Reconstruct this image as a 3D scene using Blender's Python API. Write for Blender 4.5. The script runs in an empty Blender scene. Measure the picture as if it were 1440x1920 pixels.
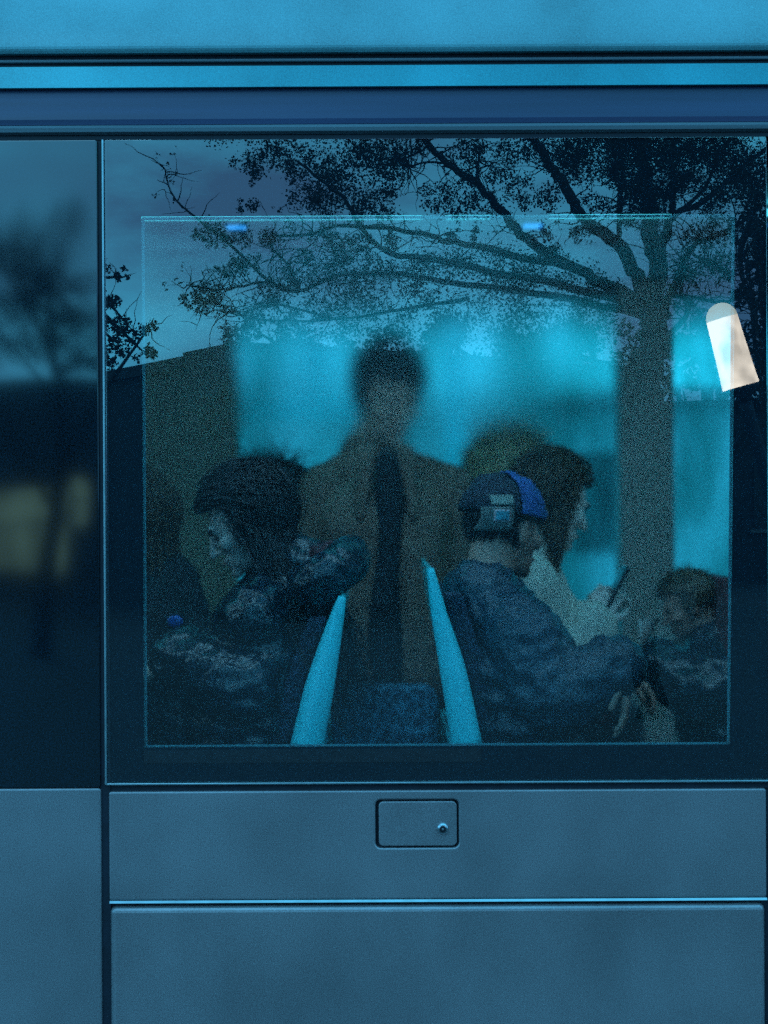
import bpy, bmesh, math, random
from mathutils import Vector, Matrix, noise, Quaternion
import numpy as np

random.seed(7)
rng = np.random.default_rng(7)
sc = bpy.context.scene
COL = sc.collection

# ------------------------------------------------------------------ camera, sky, sun, exposure
CZ, CD = 1.68, 3.0                       # eye height, distance from the bus side
cam_d = bpy.data.cameras.new('camera')
cam = bpy.data.objects.new('camera', cam_d)
COL.objects.link(cam)
cam.location = (0, -CD, CZ)
cam.rotation_euler = (math.radians(90), math.radians(0.30), 0)
cam_d.sensor_fit = 'VERTICAL'
cam_d.sensor_height = 36
cam_d.lens = 36 * CD / 1.92
cam_d.clip_end = 2000
sc.camera = cam

SUN_EL, SUN_AZ = 4.0, 205.0              # after sunset light, low over the roofs behind the camera
world = bpy.data.worlds.new('World')
sc.world = world
world.use_nodes = True
wn, wl = world.node_tree.nodes, world.node_tree.links
wn.clear()
w_out = wn.new('ShaderNodeOutputWorld')
w_bg = wn.new('ShaderNodeBackground')
w_bg.inputs['Strength'].default_value = 0.15
sky = wn.new('ShaderNodeTexSky')
sky.sky_type = 'NISHITA'
sky.sun_disc = False
sky.sun_elevation = math.radians(SUN_EL)
sky.sun_rotation = math.radians(SUN_AZ)
sky.air_density = 1.6
sky.dust_density = 2.0
w_bw = wn.new('ShaderNodeRGBToBW')
w_co = wn.new('ShaderNodeTexCoord')
w_map = wn.new('ShaderNodeMapping')
w_map.inputs['Scale'].default_value = (1.0, 1.0, 2.6)
w_map.inputs['Location'].default_value = (3.3, 1.2, 0.4)
w_ns = wn.new('ShaderNodeTexNoise')
w_ns.inputs['Scale'].default_value = 3.4
w_ns.inputs['Detail'].default_value = 8
w_ns.inputs['Roughness'].default_value = 0.55
w_rp = wn.new('ShaderNodeValToRGB')
w_rp.color_ramp.elements[0].position = 0.40
w_rp.color_ramp.elements[0].color = (0.065, 0.19, 0.37, 1)
w_rp.color_ramp.elements[1].position = 0.62
w_rp.color_ramp.elements[1].color = (0.095, 0.62, 0.96, 1)
w_mul = wn.new('ShaderNodeMix')
w_mul.data_type = 'RGBA'
w_mul.blend_type = 'MULTIPLY'
w_mul.inputs[0].default_value = 1.0
w_sc = wn.new('ShaderNodeMath')
w_sc.operation = 'MULTIPLY_ADD'          # overcast veil: a share of the clear sky plus an even base
w_sc.inputs[1].default_value = 0.55
w_sc.inputs[2].default_value = 14.5
wl.new(w_co.outputs['Generated'], w_map.inputs['Vector'])
wl.new(w_map.outputs['Vector'], w_ns.inputs['Vector'])
wl.new(w_ns.outputs['Fac'], w_rp.inputs['Fac'])
wl.new(sky.outputs['Color'], w_bw.inputs['Color'])
wl.new(w_bw.outputs['Val'], w_sc.inputs[0])
wl.new(w_rp.outputs['Color'], w_mul.inputs[6])
wl.new(w_sc.outputs[0], w_mul.inputs[7])
wl.new(w_mul.outputs[2], w_bg.inputs['Color'])
wl.new(w_bg.outputs['Background'], w_out.inputs['Surface'])

sun_d = bpy.data.lights.new('sun', 'SUN')
sun_d.energy = 0.35
sun_d.angle = math.radians(25)
sun_d.color = (0.25, 0.7, 1.0)
sun = bpy.data.objects.new('sun', sun_d)
COL.objects.link(sun)
_az, _el = math.radians(SUN_AZ), math.radians(38)
_sd = Vector((math.sin(_az) * math.cos(_el), math.cos(_az) * math.cos(_el), math.sin(_el)))
sun.rotation_euler = (-_sd).to_track_quat('-Z', 'Y').to_euler()

vs = sc.view_settings
vs.view_transform = 'Standard'
vs.look = 'None'
vs.exposure = 0.0
vs.gamma = 1.0
sc.cycles.use_denoising = False        # the photograph is grainy
sc.cycles.max_bounces = 7
sc.cycles.diffuse_bounces = 3
sc.cycles.glossy_bounces = 3
sc.cycles.transmission_bounces = 5
sc.cycles.use_adaptive_sampling = False
world.cycles.sampling_method = 'NONE'
sc.cycles.transparent_max_bounces = 24
sc.cycles.sample_clamp_indirect = 2.0

# ------------------------------------------------------------------ helpers
def P(px, py, y):
    """photo pixel -> point at depth y behind the bus side (y > 0 inside the bus)"""
    k = (CD + y) / CD / 1000.0
    return Vector(((px - 720) * k, y, CZ + (960 - py) * k))

def RFL(px, py, D):
    """photo pixel of a mirror image -> real point at distance D in front of the bus side"""
    p = P(px, py, D)
    return Vector((p.x, -D, p.z))

def tag(o, label=None, cat=None, group=None, kind=None):
    if label: o['label'] = label
    if cat: o['category'] = cat
    if group: o['group'] = group
    if kind: o['kind'] = kind
    return o

def empty(name, loc, label, cat, group=None):
    o = bpy.data.objects.new(name, None)
    COL.objects.link(o)
    o.location = loc
    o.empty_display_size = 0.1
    return tag(o, label, cat, group)

def root_offset(o):
    v = Vector((0, 0, 0))
    while o is not None:
        if o.type == 'EMPTY':
            v = v + o.location
        o = o.parent
    return v

def link(name, me, mat, parent=None, smooth=True):
    o = bpy.data.objects.new(name, me)
    COL.objects.link(o)
    if mat is not None:
        me.materials.clear()
        for m in (mat if isinstance(mat, (list, tuple)) else [mat]):
            me.materials.append(m)
    if parent is not None:
        o.parent = parent
        if parent.type == 'EMPTY':
            o.matrix_parent_inverse = Matrix.Translation(-root_offset(parent))
    if smooth:
        me.polygons.foreach_set('use_smooth', [True] * len(me.polygons))
    return o

def from_bm(name, bm, mat, parent=None, smooth=False):
    if type(bm).__name__ == 'Blob':
        return link(name, bm.mesh(name), mat, parent, smooth)
    me = bpy.data.meshes.new(name)
    bm.normal_update()
    bm.to_mesh(me)
    bm.free()
    return link(name, me, mat, parent, smooth)

def from_py(name, v, f, mat, parent=None, smooth=False):
    me = bpy.data.meshes.new(name)
    me.from_pydata([tuple(p) for p in v], [], [tuple(q) for q in f])
    me.update()
    return link(name, me, mat, parent, smooth)

def box_bm(bm, lo, hi, bevel=0.0, seg=2):
    lo, hi = Vector(lo), Vector(hi)
    r = bmesh.ops.create_cube(bm, size=1.0)
    c, s = (lo + hi) / 2, hi - lo
    for v in r['verts']:
        v.co = Vector((v.co.x * s.x, v.co.y * s.y, v.co.z * s.z)) + c
    if bevel > 0:
        es = {e for v in r['verts'] for e in v.link_edges}
        bmesh.ops.bevel(bm, geom=list(es), offset=bevel, segments=seg, affect='EDGES', profile=0.5)

def box(name, lo, hi, mat, parent=None, bevel=0.0, seg=2):
    bm = bmesh.new()
    box_bm(bm, lo, hi, bevel, seg)
    return from_bm(name, bm, mat, parent, smooth=False)

def tube_pts(pts, rads, n=8, cap=True):
    """tapered tube through points -> verts, faces"""
    pts = [Vector(p) for p in pts]
    V, F = [], []
    prev = None
    for i, p in enumerate(pts):
        a = pts[max(i - 1, 0)]
        b = pts[min(i + 1, len(pts) - 1)]
        t = (b - a).normalized() if (b - a).length > 1e-9 else Vector((0, 0, 1))
        if prev is None:
            up = Vector((0, 0, 1)) if abs(t.z) < 0.9 else Vector((1, 0, 0))
            u = t.cross(up).normalized()
        else:
            u = (prev - t * prev.dot(t))
            u = u.normalized() if u.length > 1e-6 else t.orthogonal().normalized()
        prev = u
        w = t.cross(u)
        for k in range(n):
            an = 2 * math.pi * k / n
            V.append(p + (u * math.cos(an) + w * math.sin(an)) * rads[i])
    for i in range(len(pts) - 1):
        for k in range(n):
            k2 = (k + 1) % n
            F.append((i * n + k, i * n + k2, (i + 1) * n + k2, (i + 1) * n + k))
    if cap:
        F.append(tuple(range(n - 1, -1, -1)))
        F.append(tuple((len(pts) - 1) * n + k for k in range(n)))
    return V, F

def tube(name, pts, rads, mat, parent=None, n=10):
    if not isinstance(rads, (list, tuple)):
        rads = [rads] * len(pts)
    V, F = tube_pts(pts, rads, n)
    return from_py(name, V, F, mat, parent, smooth=True)

def catmull(pts, per=6):
    pts = [Vector(p) for p in pts]
    out = []
    for i in range(len(pts) - 1):
        p0, p1, p2, p3 = pts[max(i - 1, 0)], pts[i], pts[i + 1], pts[min(i + 2, len(pts) - 1)]
        for k in range(per):
            t = k / per
            out.append(0.5 * ((2 * p1) + (p2 - p0) * t + (2 * p0 - 5 * p1 + 4 * p2 - p3) * t * t + (3 * p1 - p0 - 3 * p2 + p3) * t ** 3))
    out.append(pts[-1])
    return out

def rrect(x0, z0, x1, z1, r, n=5):
    """rounded rectangle, counter-clockwise seen from -y"""
    pts = []
    for cx, cz, a0 in ((x1 - r, z0 + r, -90), (x1 - r, z1 - r, 0), (x0 + r, z1 - r, 90), (x0 + r, z0 + r, 180)):
        if r <= 1e-6:
            pts.append((cx, cz)); continue
        for k in range(n + 1):
            a = math.radians(a0 + 90 * k / n)
            pts.append((cx + r * math.cos(a), cz + r * math.sin(a)))
    return pts

def inset(loop, d):
    n = len(loop); out = []
    for i in range(n):
        a, b, c = Vector(loop[i - 1]), Vector(loop[i]), Vector(loop[(i + 1) % n])
        d1, d2 = (b - a).normalized(), (c - b).normalized()
        n1, n2 = Vector((-d1.y, d1.x)), Vector((-d2.y, d2.x))
        m = (n1 + n2)
        m = m / max(m.dot(n1), 0.3) if m.length > 1e-6 else n1
        out.append(tuple(b + m * d))
    return out

def panel(name, x0, z0, x1, z1, y, mat, parent, r=0.006, bev=0.004, thick=0.03, holes=()):
    """sheet panel facing -y with rolled edges; holes are (x0,z0,x1,z1,r)"""
    bm = bmesh.new()
    es = []
    loops = [(rrect(x0, z0, x1, z1, max(r, bev * 1.05)), 1)] + [(rrect(*h), -1) for h in holes]
    for lp, sgn in loops:
        rings = []
        prof = [(0.0, thick)] + [(bev * (1 - math.cos(a)), bev * (1 - math.sin(a))) for a in np.linspace(0, math.pi / 2, 5)]
        for d, dy in prof:
            q = inset(lp, d * sgn)
            rings.append([bm.verts.new((p[0], y + dy, p[1])) for p in q])
        n = len(lp)
        for a, b in zip(rings[:-1], rings[1:]):
            for i in range(n):
                j = (i + 1) % n
                f = (a[i], a[j], b[j], b[i])
                bm.faces.new(f if sgn > 0 else f[::-1])
        last = rings[-1]
        es += [bm.edges.get((last[i], last[(i + 1) % n])) for i in range(n)]
    if holes:
        bmesh.ops.triangle_fill(bm, edges=es, use_beauty=True, use_dissolve=False)
    else:
        bm.faces.new(last)
    bmesh.ops.recalc_face_normals(bm, faces=bm.faces)
    o = from_bm(name, bm, mat, parent, smooth=False)
    return o

def extrude_x(name, prof, x0, x1, mat, parent, smooth=False, closed=True):
    n = len(prof)
    V = [(x0, p[0], p[1]) for p in prof] + [(x1, p[0], p[1]) for p in prof]
    F = [(i, (i + 1) % n, n + (i + 1) % n, n + i) for i in range(n if closed else n - 1)]
    if closed:
        F += [tuple(range(n - 1, -1, -1)), tuple(range(n, 2 * n))]
    o = from_py(name, V, F, mat, parent, smooth)
    bm = bmesh.new(); bm.from_mesh(o.data)
    bmesh.ops.recalc_face_normals(bm, faces=bm.faces)
    bm.to_mesh(o.data); bm.free()
    return o

def prism_y(name, outline, y0, y1, mat, parent, bevel=0.0):
    """outline = [(x, z)] extruded from y0 to y1"""
    bm = bmesh.new()
    a = [bm.verts.new((p[0], y0, p[1])) for p in outline]
    b = [bm.verts.new((p[0], y1, p[1])) for p in outline]
    n = len(outline)
    for i in range(n):
        j = (i + 1) % n
        bm.faces.new((a[i], a[j], b[j], b[i]))
    bm.faces.new(a); bm.faces.new(b[::-1])
    bmesh.ops.recalc_face_normals(bm, faces=bm.faces)
    if bevel > 0:
        es = [e for e in bm.edges if len(e.link_faces) == 2 and e.calc_face_angle(0) > 0.9]
        bmesh.ops.bevel(bm, geom=es, offset=bevel, segments=3, affect='EDGES', profile=0.5)
    return from_bm(name, bm, mat, parent, smooth=False)

# ------------------------------------------------------------------ materials
def newmat(name):
    m = bpy.data.materials.new(name)
    m.use_nodes = True
    nt = m.node_tree
    nt.nodes.clear()
    out = nt.nodes.new('ShaderNodeOutputMaterial')
    return m, nt, nt.nodes, nt.links, out

def pm(name, col, rough=0.5, metal=0.0, var=0.15, scale=12.0, bump=0.0, bscale=60.0, spec=0.5, coat=0.0, sheen=0.0, stretch=(1, 1, 1)):
    m, nt, N, L, out = newmat(name)
    b = N.new('ShaderNodeBsdfPrincipled')
    co = N.new('ShaderNodeTexCoord')
    mp = N.new('ShaderNodeMapping'); mp.inputs['Scale'].default_value = stretch
    L.new(co.outputs['Object'], mp.inputs['Vector'])
    ns = N.new('ShaderNodeTexNoise'); ns.inputs['Scale'].default_value = scale; ns.inputs['Detail'].default_value = 6
    L.new(mp.outputs['Vector'], ns.inputs['Vector'])
    rp = N.new('ShaderNodeValToRGB')
    rp.color_ramp.elements[0].position = 0.3
    rp.color_ramp.elements[1].position = 0.7
    rp.color_ramp.elements[0].color = tuple(c * (1 - var) for c in col) + (1,)
    rp.color_ramp.elements[1].color = tuple(min(1, c * (1 + var)) for c in col) + (1,)
    L.new(ns.outputs['Fac'], rp.inputs['Fac'])
    L.new(rp.outputs['Color'], b.inputs['Base Color'])
    rr = N.new('ShaderNodeMapRange')
    rr.inputs['To Min'].default_value = max(0, rough - 0.06); rr.inputs['To Max'].default_value = min(1, rough + 0.06)
    L.new(ns.outputs['Fac'], rr.inputs['Value']); L.new(rr.outputs['Result'], b.inputs['Roughness'])
    b.inputs['Metallic'].default_value = metal
    b.inputs['Specular IOR Level'].default_value = spec
    b.inputs['Coat Weight'].default_value = coat
    b.inputs['Sheen Weight'].default_value = sheen
    if bump > 0:
        n2 = N.new('ShaderNodeTexNoise'); n2.inputs['Scale'].default_value = bscale; n2.inputs['Detail'].default_value = 5
        L.new(mp.outputs['Vector'], n2.inputs['Vector'])
        bp = N.new('ShaderNodeBump'); bp.inputs['Strength'].default_value = bump; bp.inputs['Distance'].default_value = 0.02
        L.new(n2.outputs['Fac'], bp.inputs['Height']); L.new(bp.outputs['Normal'], b.inputs['Normal'])
    L.new(b.outputs['BSDF'], out.inputs['Surface'])
    return m

def emit(name, col, strength, var=0.2, scale=3.0):
    m, nt, N, L, out = newmat(name)
    e = N.new('ShaderNodeEmission')
    co = N.new('ShaderNodeTexCoord')
    ns = N.new('ShaderNodeTexNoise'); ns.inputs['Scale'].default_value = scale
    L.new(co.outputs['Object'], ns.inputs['Vector'])
    rp = N.new('ShaderNodeValToRGB')
    rp.color_ramp.elements[0].color = tuple(c * (1 - var) for c in col) + (1,)
    rp.color_ramp.elements[1].color = tuple(c for c in col) + (1,)
    rp.color_ramp.elements[0].position = 0.35; rp.color_ramp.elements[1].position = 0.6
    L.new(ns.outputs['Fac'], rp.inputs['Fac']); L.new(rp.outputs['Color'], e.inputs['Color'])
    e.inputs['Strength'].default_value = strength
    L.new(e.outputs['Emission'], out.inputs['Surface'])
    return m

def paint_mat(name, col, rough=0.44, metal=0.7):
    """silver metallic coach paint: flake sparkle, faint orange peel, rain streaks of grime"""
    m, nt, N, L, out = newmat(name)
    b = N.new('ShaderNodeBsdfPrincipled')
    co = N.new('ShaderNodeTexCoord')
    fl = N.new('ShaderNodeTexNoise'); fl.inputs['Scale'].default_value = 480; fl.inputs['Detail'].default_value = 3
    L.new(co.outputs['Object'], fl.inputs['Vector'])
    mp = N.new('ShaderNodeMapping'); mp.inputs['Scale'].default_value = (2.0, 1, 1.6)
    L.new(co.outputs['Object'], mp.inputs['Vector'])
    gr = N.new('ShaderNodeTexNoise'); gr.inputs['Scale'].default_value = 2.2; gr.inputs['Detail'].default_value = 7
    L.new(mp.outputs['Vector'], gr.inputs['Vector'])
    mx = N.new('ShaderNodeMath'); mx.operation = 'MULTIPLY_ADD'; mx.inputs[1].default_value = 0.55; 
    L.new(fl.outputs['Fac'], mx.inputs[0])
    m2 = N.new('ShaderNodeMath'); m2.operation = 'MULTIPLY'; m2.inputs[1].default_value = 0.45
    L.new(gr.outputs['Fac'], m2.inputs[0]); L.new(m2.outputs[0], mx.inputs[2])
    rp = N.new('ShaderNodeValToRGB')
    rp.color_ramp.elements[0].position = 0.32; rp.color_ramp.elements[1].position = 0.68
    rp.color_ramp.elements[0].color = tuple(c * 0.62 for c in col) + (1,)
    rp.color_ramp.elements[1].color = tuple(min(1, c * 1.40) for c in col) + (1,)
    L.new(mx.outputs[0], rp.inputs['Fac']); L.new(rp.outputs['Color'], b.inputs['Base Color'])
    b.inputs['Roughness'].default_value = rough
    b.inputs['Metallic'].default_value = metal
    pe = N.new('ShaderNodeTexNoise'); pe.inputs['Scale'].default_value = 2.6; pe.inputs['Detail'].default_value = 2
    L.new(co.outputs['Object'], pe.inputs['Vector'])
    bp = N.new('ShaderNodeBump'); bp.inputs['Strength'].default_value = 0.25; bp.inputs['Distance'].default_value = 0.02
    L.new(pe.outputs['Fac'], bp.inputs['Height']); L.new(bp.outputs['Normal'], b.inputs['Normal'])
    L.new(b.outputs['BSDF'], out.inputs['Surface'])
    return m

def glass_mat(name, tint, refl, film_col, film, rough=0.0, wave=0.02):
    """coated tinted pane with a thin diffuse film, a haze that lifts the blacks"""
    m, nt, N, L, out = newmat(name)
    co = N.new('ShaderNodeTexCoord')
    tr = N.new('ShaderNodeBsdfTransparent'); tr.inputs['Color'].default_value = tint + (1,)
    gl = N.new('ShaderNodeBsdfGlossy'); gl.inputs['Roughness'].default_value = rough
    gl.inputs['Color'].default_value = (0.92, 0.97, 1.0, 1)
    df = N.new('ShaderNodeBsdfDiffuse'); df.inputs['Color'].default_value = film_col + (1,)  # film colour adds a faint haze over the dark tones
    ns = N.new('ShaderNodeTexNoise'); ns.inputs['Scale'].default_value = 5; ns.inputs['Detail'].default_value = 8
    L.new(co.outputs['Object'], ns.inputs['Vector'])
    mr = N.new('ShaderNodeMapRange'); mr.inputs['To Min'].default_value = film * 0.5; mr.inputs['To Max'].default_value = film * 1.5
    L.new(ns.outputs['Fac'], mr.inputs['Value'])
    fn = N.new('ShaderNodeTexNoise'); fn.inputs['Scale'].default_value = 330; fn.inputs['Detail'].default_value = 2
    L.new(co.outputs['Object'], fn.inputs['Vector'])
    fm = N.new('ShaderNodeMapRange'); fm.inputs['From Min'].default_value = 0.35; fm.inputs['From Max'].default_value = 0.65
    fm.inputs['To Min'].default_value = 0.0; fm.inputs['To Max'].default_value = 2.0
    L.new(fn.outputs['Fac'], fm.inputs['Value'])
    fx = N.new('ShaderNodeMath'); fx.operation = 'MULTIPLY'
    L.new(mr.outputs['Result'], fx.inputs[0]); L.new(fm.outputs['Result'], fx.inputs[1])
    m1 = N.new('ShaderNodeMixShader'); L.new(fx.outputs[0], m1.inputs['Fac'])
    L.new(tr.outputs[0], m1.inputs[1]); L.new(df.outputs[0], m1.inputs[2])
    m2 = N.new('ShaderNodeMixShader'); m2.inputs['Fac'].default_value = refl
    L.new(m1.outputs[0], m2.inputs[1]); L.new(gl.outputs[0], m2.inputs[2])
    if wave > 0:
        wv = N.new('ShaderNodeTexNoise'); wv.inputs['Scale'].default_value = 1.7; wv.inputs['Detail'].default_value = 1
        L.new(co.outputs['Object'], wv.inputs['Vector'])
        bp = N.new('ShaderNodeBump'); bp.inputs['Strength'].default_value = wave; bp.inputs['Distance'].default_value = 0.02
        L.new(wv.outputs['Fac'], bp.inputs['Height']); L.new(bp.outputs['Normal'], gl.inputs['Normal'])
    L.new(m2.outputs[0], out.inputs['Surface'])
    return m

M = {}
M['silver'] = paint_mat('silver_paint', (0.37, 0.335, 0.36))
M['roof'] = paint_mat('roof_paint', (0.15, 0.36, 0.40), rough=0.42, metal=0.2)
M['rail'] = paint_mat('rail_paint', (0.035, 0.33, 0.39), rough=0.3, metal=0.25)
M['header'] = pm('header_blue', (0.042, 0.054, 0.125), rough=0.35, var=0.25, scale=3, stretch=(0.4, 1, 14))
M['lip'] = pm('grey_lip', (0.13, 0.16, 0.19), rough=0.45, var=0.2, scale=6, stretch=(0.3, 1, 20))
M['rubber'] = pm('black_rubber', (0.012, 0.016, 0.03), rough=0.6, var=0.3, scale=30)
M['trim'] = pm('aluminium_trim', (0.42, 0.52, 0.56), rough=0.28, metal=0.75, var=0.15, scale=25)
M['frit'] = pm('ceramic_border', (0.002, 0.011, 0.021), rough=0.7, var=0.6, scale=420, spec=0.1)
M['glass'] = glass_mat('tinted_window_glass', (0.86, 0.96, 0.97), 0.165, (0.015, 0.08, 0.13), 0.022)
M['doorglass'] = glass_mat('door_glass', (0.03, 0.04, 0.06), 0.14, (0.005, 0.022, 0.042), 0.4, rough=0.055, wave=0.25)
M['chrome'] = pm('lock_chrome', (0.6, 0.66, 0.7), rough=0.18, metal=1.0, var=0.1, scale=40)
M['lockcore'] = pm('lock_core', (0.03, 0.03, 0.04), rough=0.4, metal=0.5, var=0.2, scale=80)
M['wallin'] = pm('interior_laminate', (0.10, 0.125, 0.11), rough=0.55, var=0.12, scale=4)
M['olive'] = pm('olive_partition', (0.24, 0.22, 0.16), rough=0.5, var=0.2, scale=3)
M['post'] = pm('grey_brown_pillar', (0.58, 0.48, 0.44), rough=0.5, var=0.15, scale=5)
M['ceil'] = pm('ceiling_panel', (0.62, 0.78, 0.80), rough=0.45, var=0.08, scale=3)
M['ceil2'] = pm('teal_ceiling', (0.35, 0.80, 0.84), rough=0.45, var=0.1, scale=3)
M['duct'] = pm('duct_cover', (0.10, 0.16, 0.17), rough=0.5, var=0.2, scale=4)
M['floor'] = pm('bus_floor', (0.05, 0.06, 0.07), rough=0.6, var=0.3, scale=120)
M['pole'] = pm('pale_handrail', (0.55, 0.75, 0.78), rough=0.35, var=0.06, scale=10)
M['box'] = pm('dark_red_housing', (0.045, 0.022, 0.026), rough=0.45, var=0.25, scale=8)
M['turq'] = pm('turquoise_seat_shell', (0.05, 0.80, 0.88), rough=0.4, var=0.06, scale=5, coat=0.2)
M['seatfab'] = pm('navy_seat_cloth', (0.02, 0.03, 0.06), rough=0.9, var=0.5, scale=60, bump=0.2, bscale=300)
M['redfab'] = pm('red_seat_cloth', (0.10, 0.012, 0.018), rough=0.9, var=0.3, scale=50, bump=0.2, bscale=300)
M['metal'] = pm('dull_steel', (0.3, 0.32, 0.34), rough=0.4, metal=0.9, var=0.15, scale=20)
M['frontfill'] = emit('front_fill_strip', (0.30, 0.72, 1.0), 16.0, var=0.1)  # unseen fill, lights the interior from the window side
M['ceilfill'] = emit('ceiling_fill_tube', (0.08, 0.78, 1.0), 9.0, var=0.3, scale=6)  # strengthened as fill for the far ceiling
M['covelamp'] = emit('cove_tube_light', (0.16, 0.86, 1.0), 1.3, var=0.1)
M['blueled'] = emit('blue_indicator', (0.03, 0.35, 1.0), 1.3, var=0.1)
M['asphalt'] = pm('asphalt', (0.045, 0.047, 0.05), rough=0.85, var=0.3, scale=30, bump=0.4, bscale=200)
M['paving'] = pm('paving', (0.035, 0.035, 0.037), rough=0.85, var=0.25, scale=6, bump=0.3, bscale=80)
M['kerb'] = pm('kerb_stone', (0.16, 0.16, 0.155), rough=0.85, var=0.2, scale=14)
M['bark'] = pm('bark', (0.022, 0.020, 0.020), rough=0.95, var=0.4, scale=14, bump=0.8, bscale=30, stretch=(1, 1, 0.2))
M['leaf'] = pm('dusk_leaf', (0.030, 0.032, 0.026), rough=0.8, var=0.4, scale=3, spec=0.2)
M['render'] = pm('pale_render', (0.72, 0.74, 0.74), rough=0.9, var=0.06, scale=2)
M['stucco'] = pm('dark_stucco', (0.035, 0.038, 0.045), rough=0.9, var=0.2, scale=2, bump=0.2, bscale=60)
M['roofing'] = pm('roof_sheet', (0.03, 0.03, 0.035), rough=0.8, var=0.2, scale=5)
M['shopglow'] = emit('lit_shop_window', (0.50, 0.95, 0.76), 0.75, var=0.75, scale=1.6)
M['streetglow'] = emit('street_lamp_diffuser', (1.0, 0.87, 0.72), 5.6, var=0.45, scale=5.0)
M['lampdome'] = emit('street_lamp_dome', (0.80, 0.86, 0.74), 2.6, var=0.1, scale=4.0)
M['skin'] = pm('skin', (0.52, 0.36, 0.29), rough=0.5, var=0.06, scale=8)
M['skinpale'] = pm('pale_skin', (0.84, 0.72, 0.66), rough=0.5, var=0.05, scale=8)
M['skinwarm'] = pm('warm_skin', (0.42, 0.22, 0.17), rough=0.5, var=0.06, scale=8)
M['hairdark'] = pm('dark_hair', (0.010, 0.010, 0.015), rough=0.62, var=0.4, scale=40)
M['hairbrown'] = pm('brown_hair', (0.085, 0.055, 0.033), rough=0.5, var=0.4, scale=40)
M['hairblond'] = pm('dark_blond_hair', (0.42, 0.32, 0.19), rough=0.5, var=0.4, scale=40)
M['eye'] = pm('eye', (0.02, 0.02, 0.025), rough=0.15, var=0.1)
M['lips'] = pm('lips', (0.30, 0.13, 0.11), rough=0.5, var=0.1)
M['jnavy'] = pm('glossy_navy_nylon', (0.006, 0.016, 0.030), rough=0.22, var=0.3, scale=5, bump=0.5, bscale=30, spec=0.6)
M['jpuff'] = pm('dark_blue_nylon', (0.014, 0.034, 0.056), rough=0.42, var=0.3, scale=5, bump=0.6, bscale=30, spec=0.5)
M['jolive'] = pm('olive_brown_jacket', (0.175, 0.115, 0.090), rough=0.85, var=0.25, scale=7, bump=0.4, bscale=16)
M['shirt'] = pm('black_shirt', (0.006, 0.010, 0.018), rough=0.85, var=0.3, scale=12)
M['trouser'] = pm('dark_trousers', (0.012, 0.018, 0.026), rough=0.9, var=0.3, scale=18, bump=0.3, bscale=40)
M['cream'] = pm('cream_coat', (0.62, 0.62, 0.54), rough=0.85, var=0.08, scale=14, bump=0.5, bscale=18)
M['hoodred'] = pm('dark_red_lining', (0.07, 0.014, 0.022), rough=0.9, var=0.4, scale=22, bump=0.5, bscale=60)
M['capblue'] = pm('cap_blue', (0.015, 0.07, 0.26), rough=0.7, var=0.15, scale=30, bump=0.2, bscale=200)
M['capdark'] = pm('cap_dark', (0.010, 0.015, 0.032), rough=0.8, var=0.2, scale=30, bump=0.2, bscale=200)
M['patch'] = pm('cap_patch_grey', (0.12, 0.13, 0.125), rough=0.8, var=0.12, scale=30)
M['patchlight'] = pm('cap_patch_light', (0.26, 0.28, 0.25), rough=0.8, var=0.1, scale=30)
M['pink'] = pm('patch_border', (0.62, 0.42, 0.45), rough=0.7, var=0.1)
M['teal'] = pm('patch_teal', (0.05, 0.28, 0.36), rough=0.7, var=0.3, scale=60)
M['phone'] = pm('phone_black', (0.008, 0.01, 0.014), rough=0.25, var=0.2)
M['paper'] = pm('white_paper', (0.75, 0.77, 0.74), rough=0.8, var=0.05)
M['redcloth'] = pm('red_cloth', (0.16, 0.014, 0.02), rough=0.9, var=0.3, scale=20)

def speckle():
    m, nt, N, L, out = newmat('mottled_blue_moquette')
    b = N.new('ShaderNodeBsdfPrincipled'); b.inputs['Roughness'].default_value = 0.95
    co = N.new('ShaderNodeTexCoord')
    v = N.new('ShaderNodeTexVoronoi'); v.inputs['Scale'].default_value = 55
    n = N.new('ShaderNodeTexNoise'); n.inputs['Scale'].default_value = 26; n.inputs['Detail'].default_value = 6
    L.new(co.outputs['Object'], v.inputs['Vector']); L.new(co.outputs['Object'], n.inputs['Vector'])
    mt = N.new('ShaderNodeMath'); mt.operation = 'MULTIPLY'
    L.new(v.outputs['Distance'], mt.inputs[0]); L.new(n.outputs['Fac'], mt.inputs[1])
    rp = N.new('ShaderNodeValToRGB')
    rp.color_ramp.elements[0].position = 0.12; rp.color_ramp.elements[0].color = (0.012, 0.045, 0.085, 1)
    rp.color_ramp.elements[1].position = 0.42; rp.color_ramp.elements[1].color = (0.09, 0.25, 0.36, 1)
    L.new(mt.outputs[0], rp.inputs['Fac']); L.new(rp.outputs['Color'], b.inputs['Base Color'])
    L.new(b.outputs[0], out.inputs['Surface'])
    return m
M['speckle'] = speckle()

def gasket():
    m, nt, N, L, out = newmat('pane_edge')
    t = N.new('ShaderNodeBsdfTranslucent'); t.inputs['Color'].default_value = (0.5, 0.85, 0.9, 1)
    d = N.new('ShaderNodeBsdfDiffuse'); d.inputs['Color'].default_value = (0.12, 0.22, 0.26, 1)
    mx = N.new('ShaderNodeMixShader'); mx.inputs[0].default_value = 0.35
    L.new(t.outputs[0], mx.inputs[1]); L.new(d.outputs[0], mx.inputs[2]); L.new(mx.outputs[0], out.inputs['Surface'])
    return m
M['gasket'] = gasket()

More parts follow.
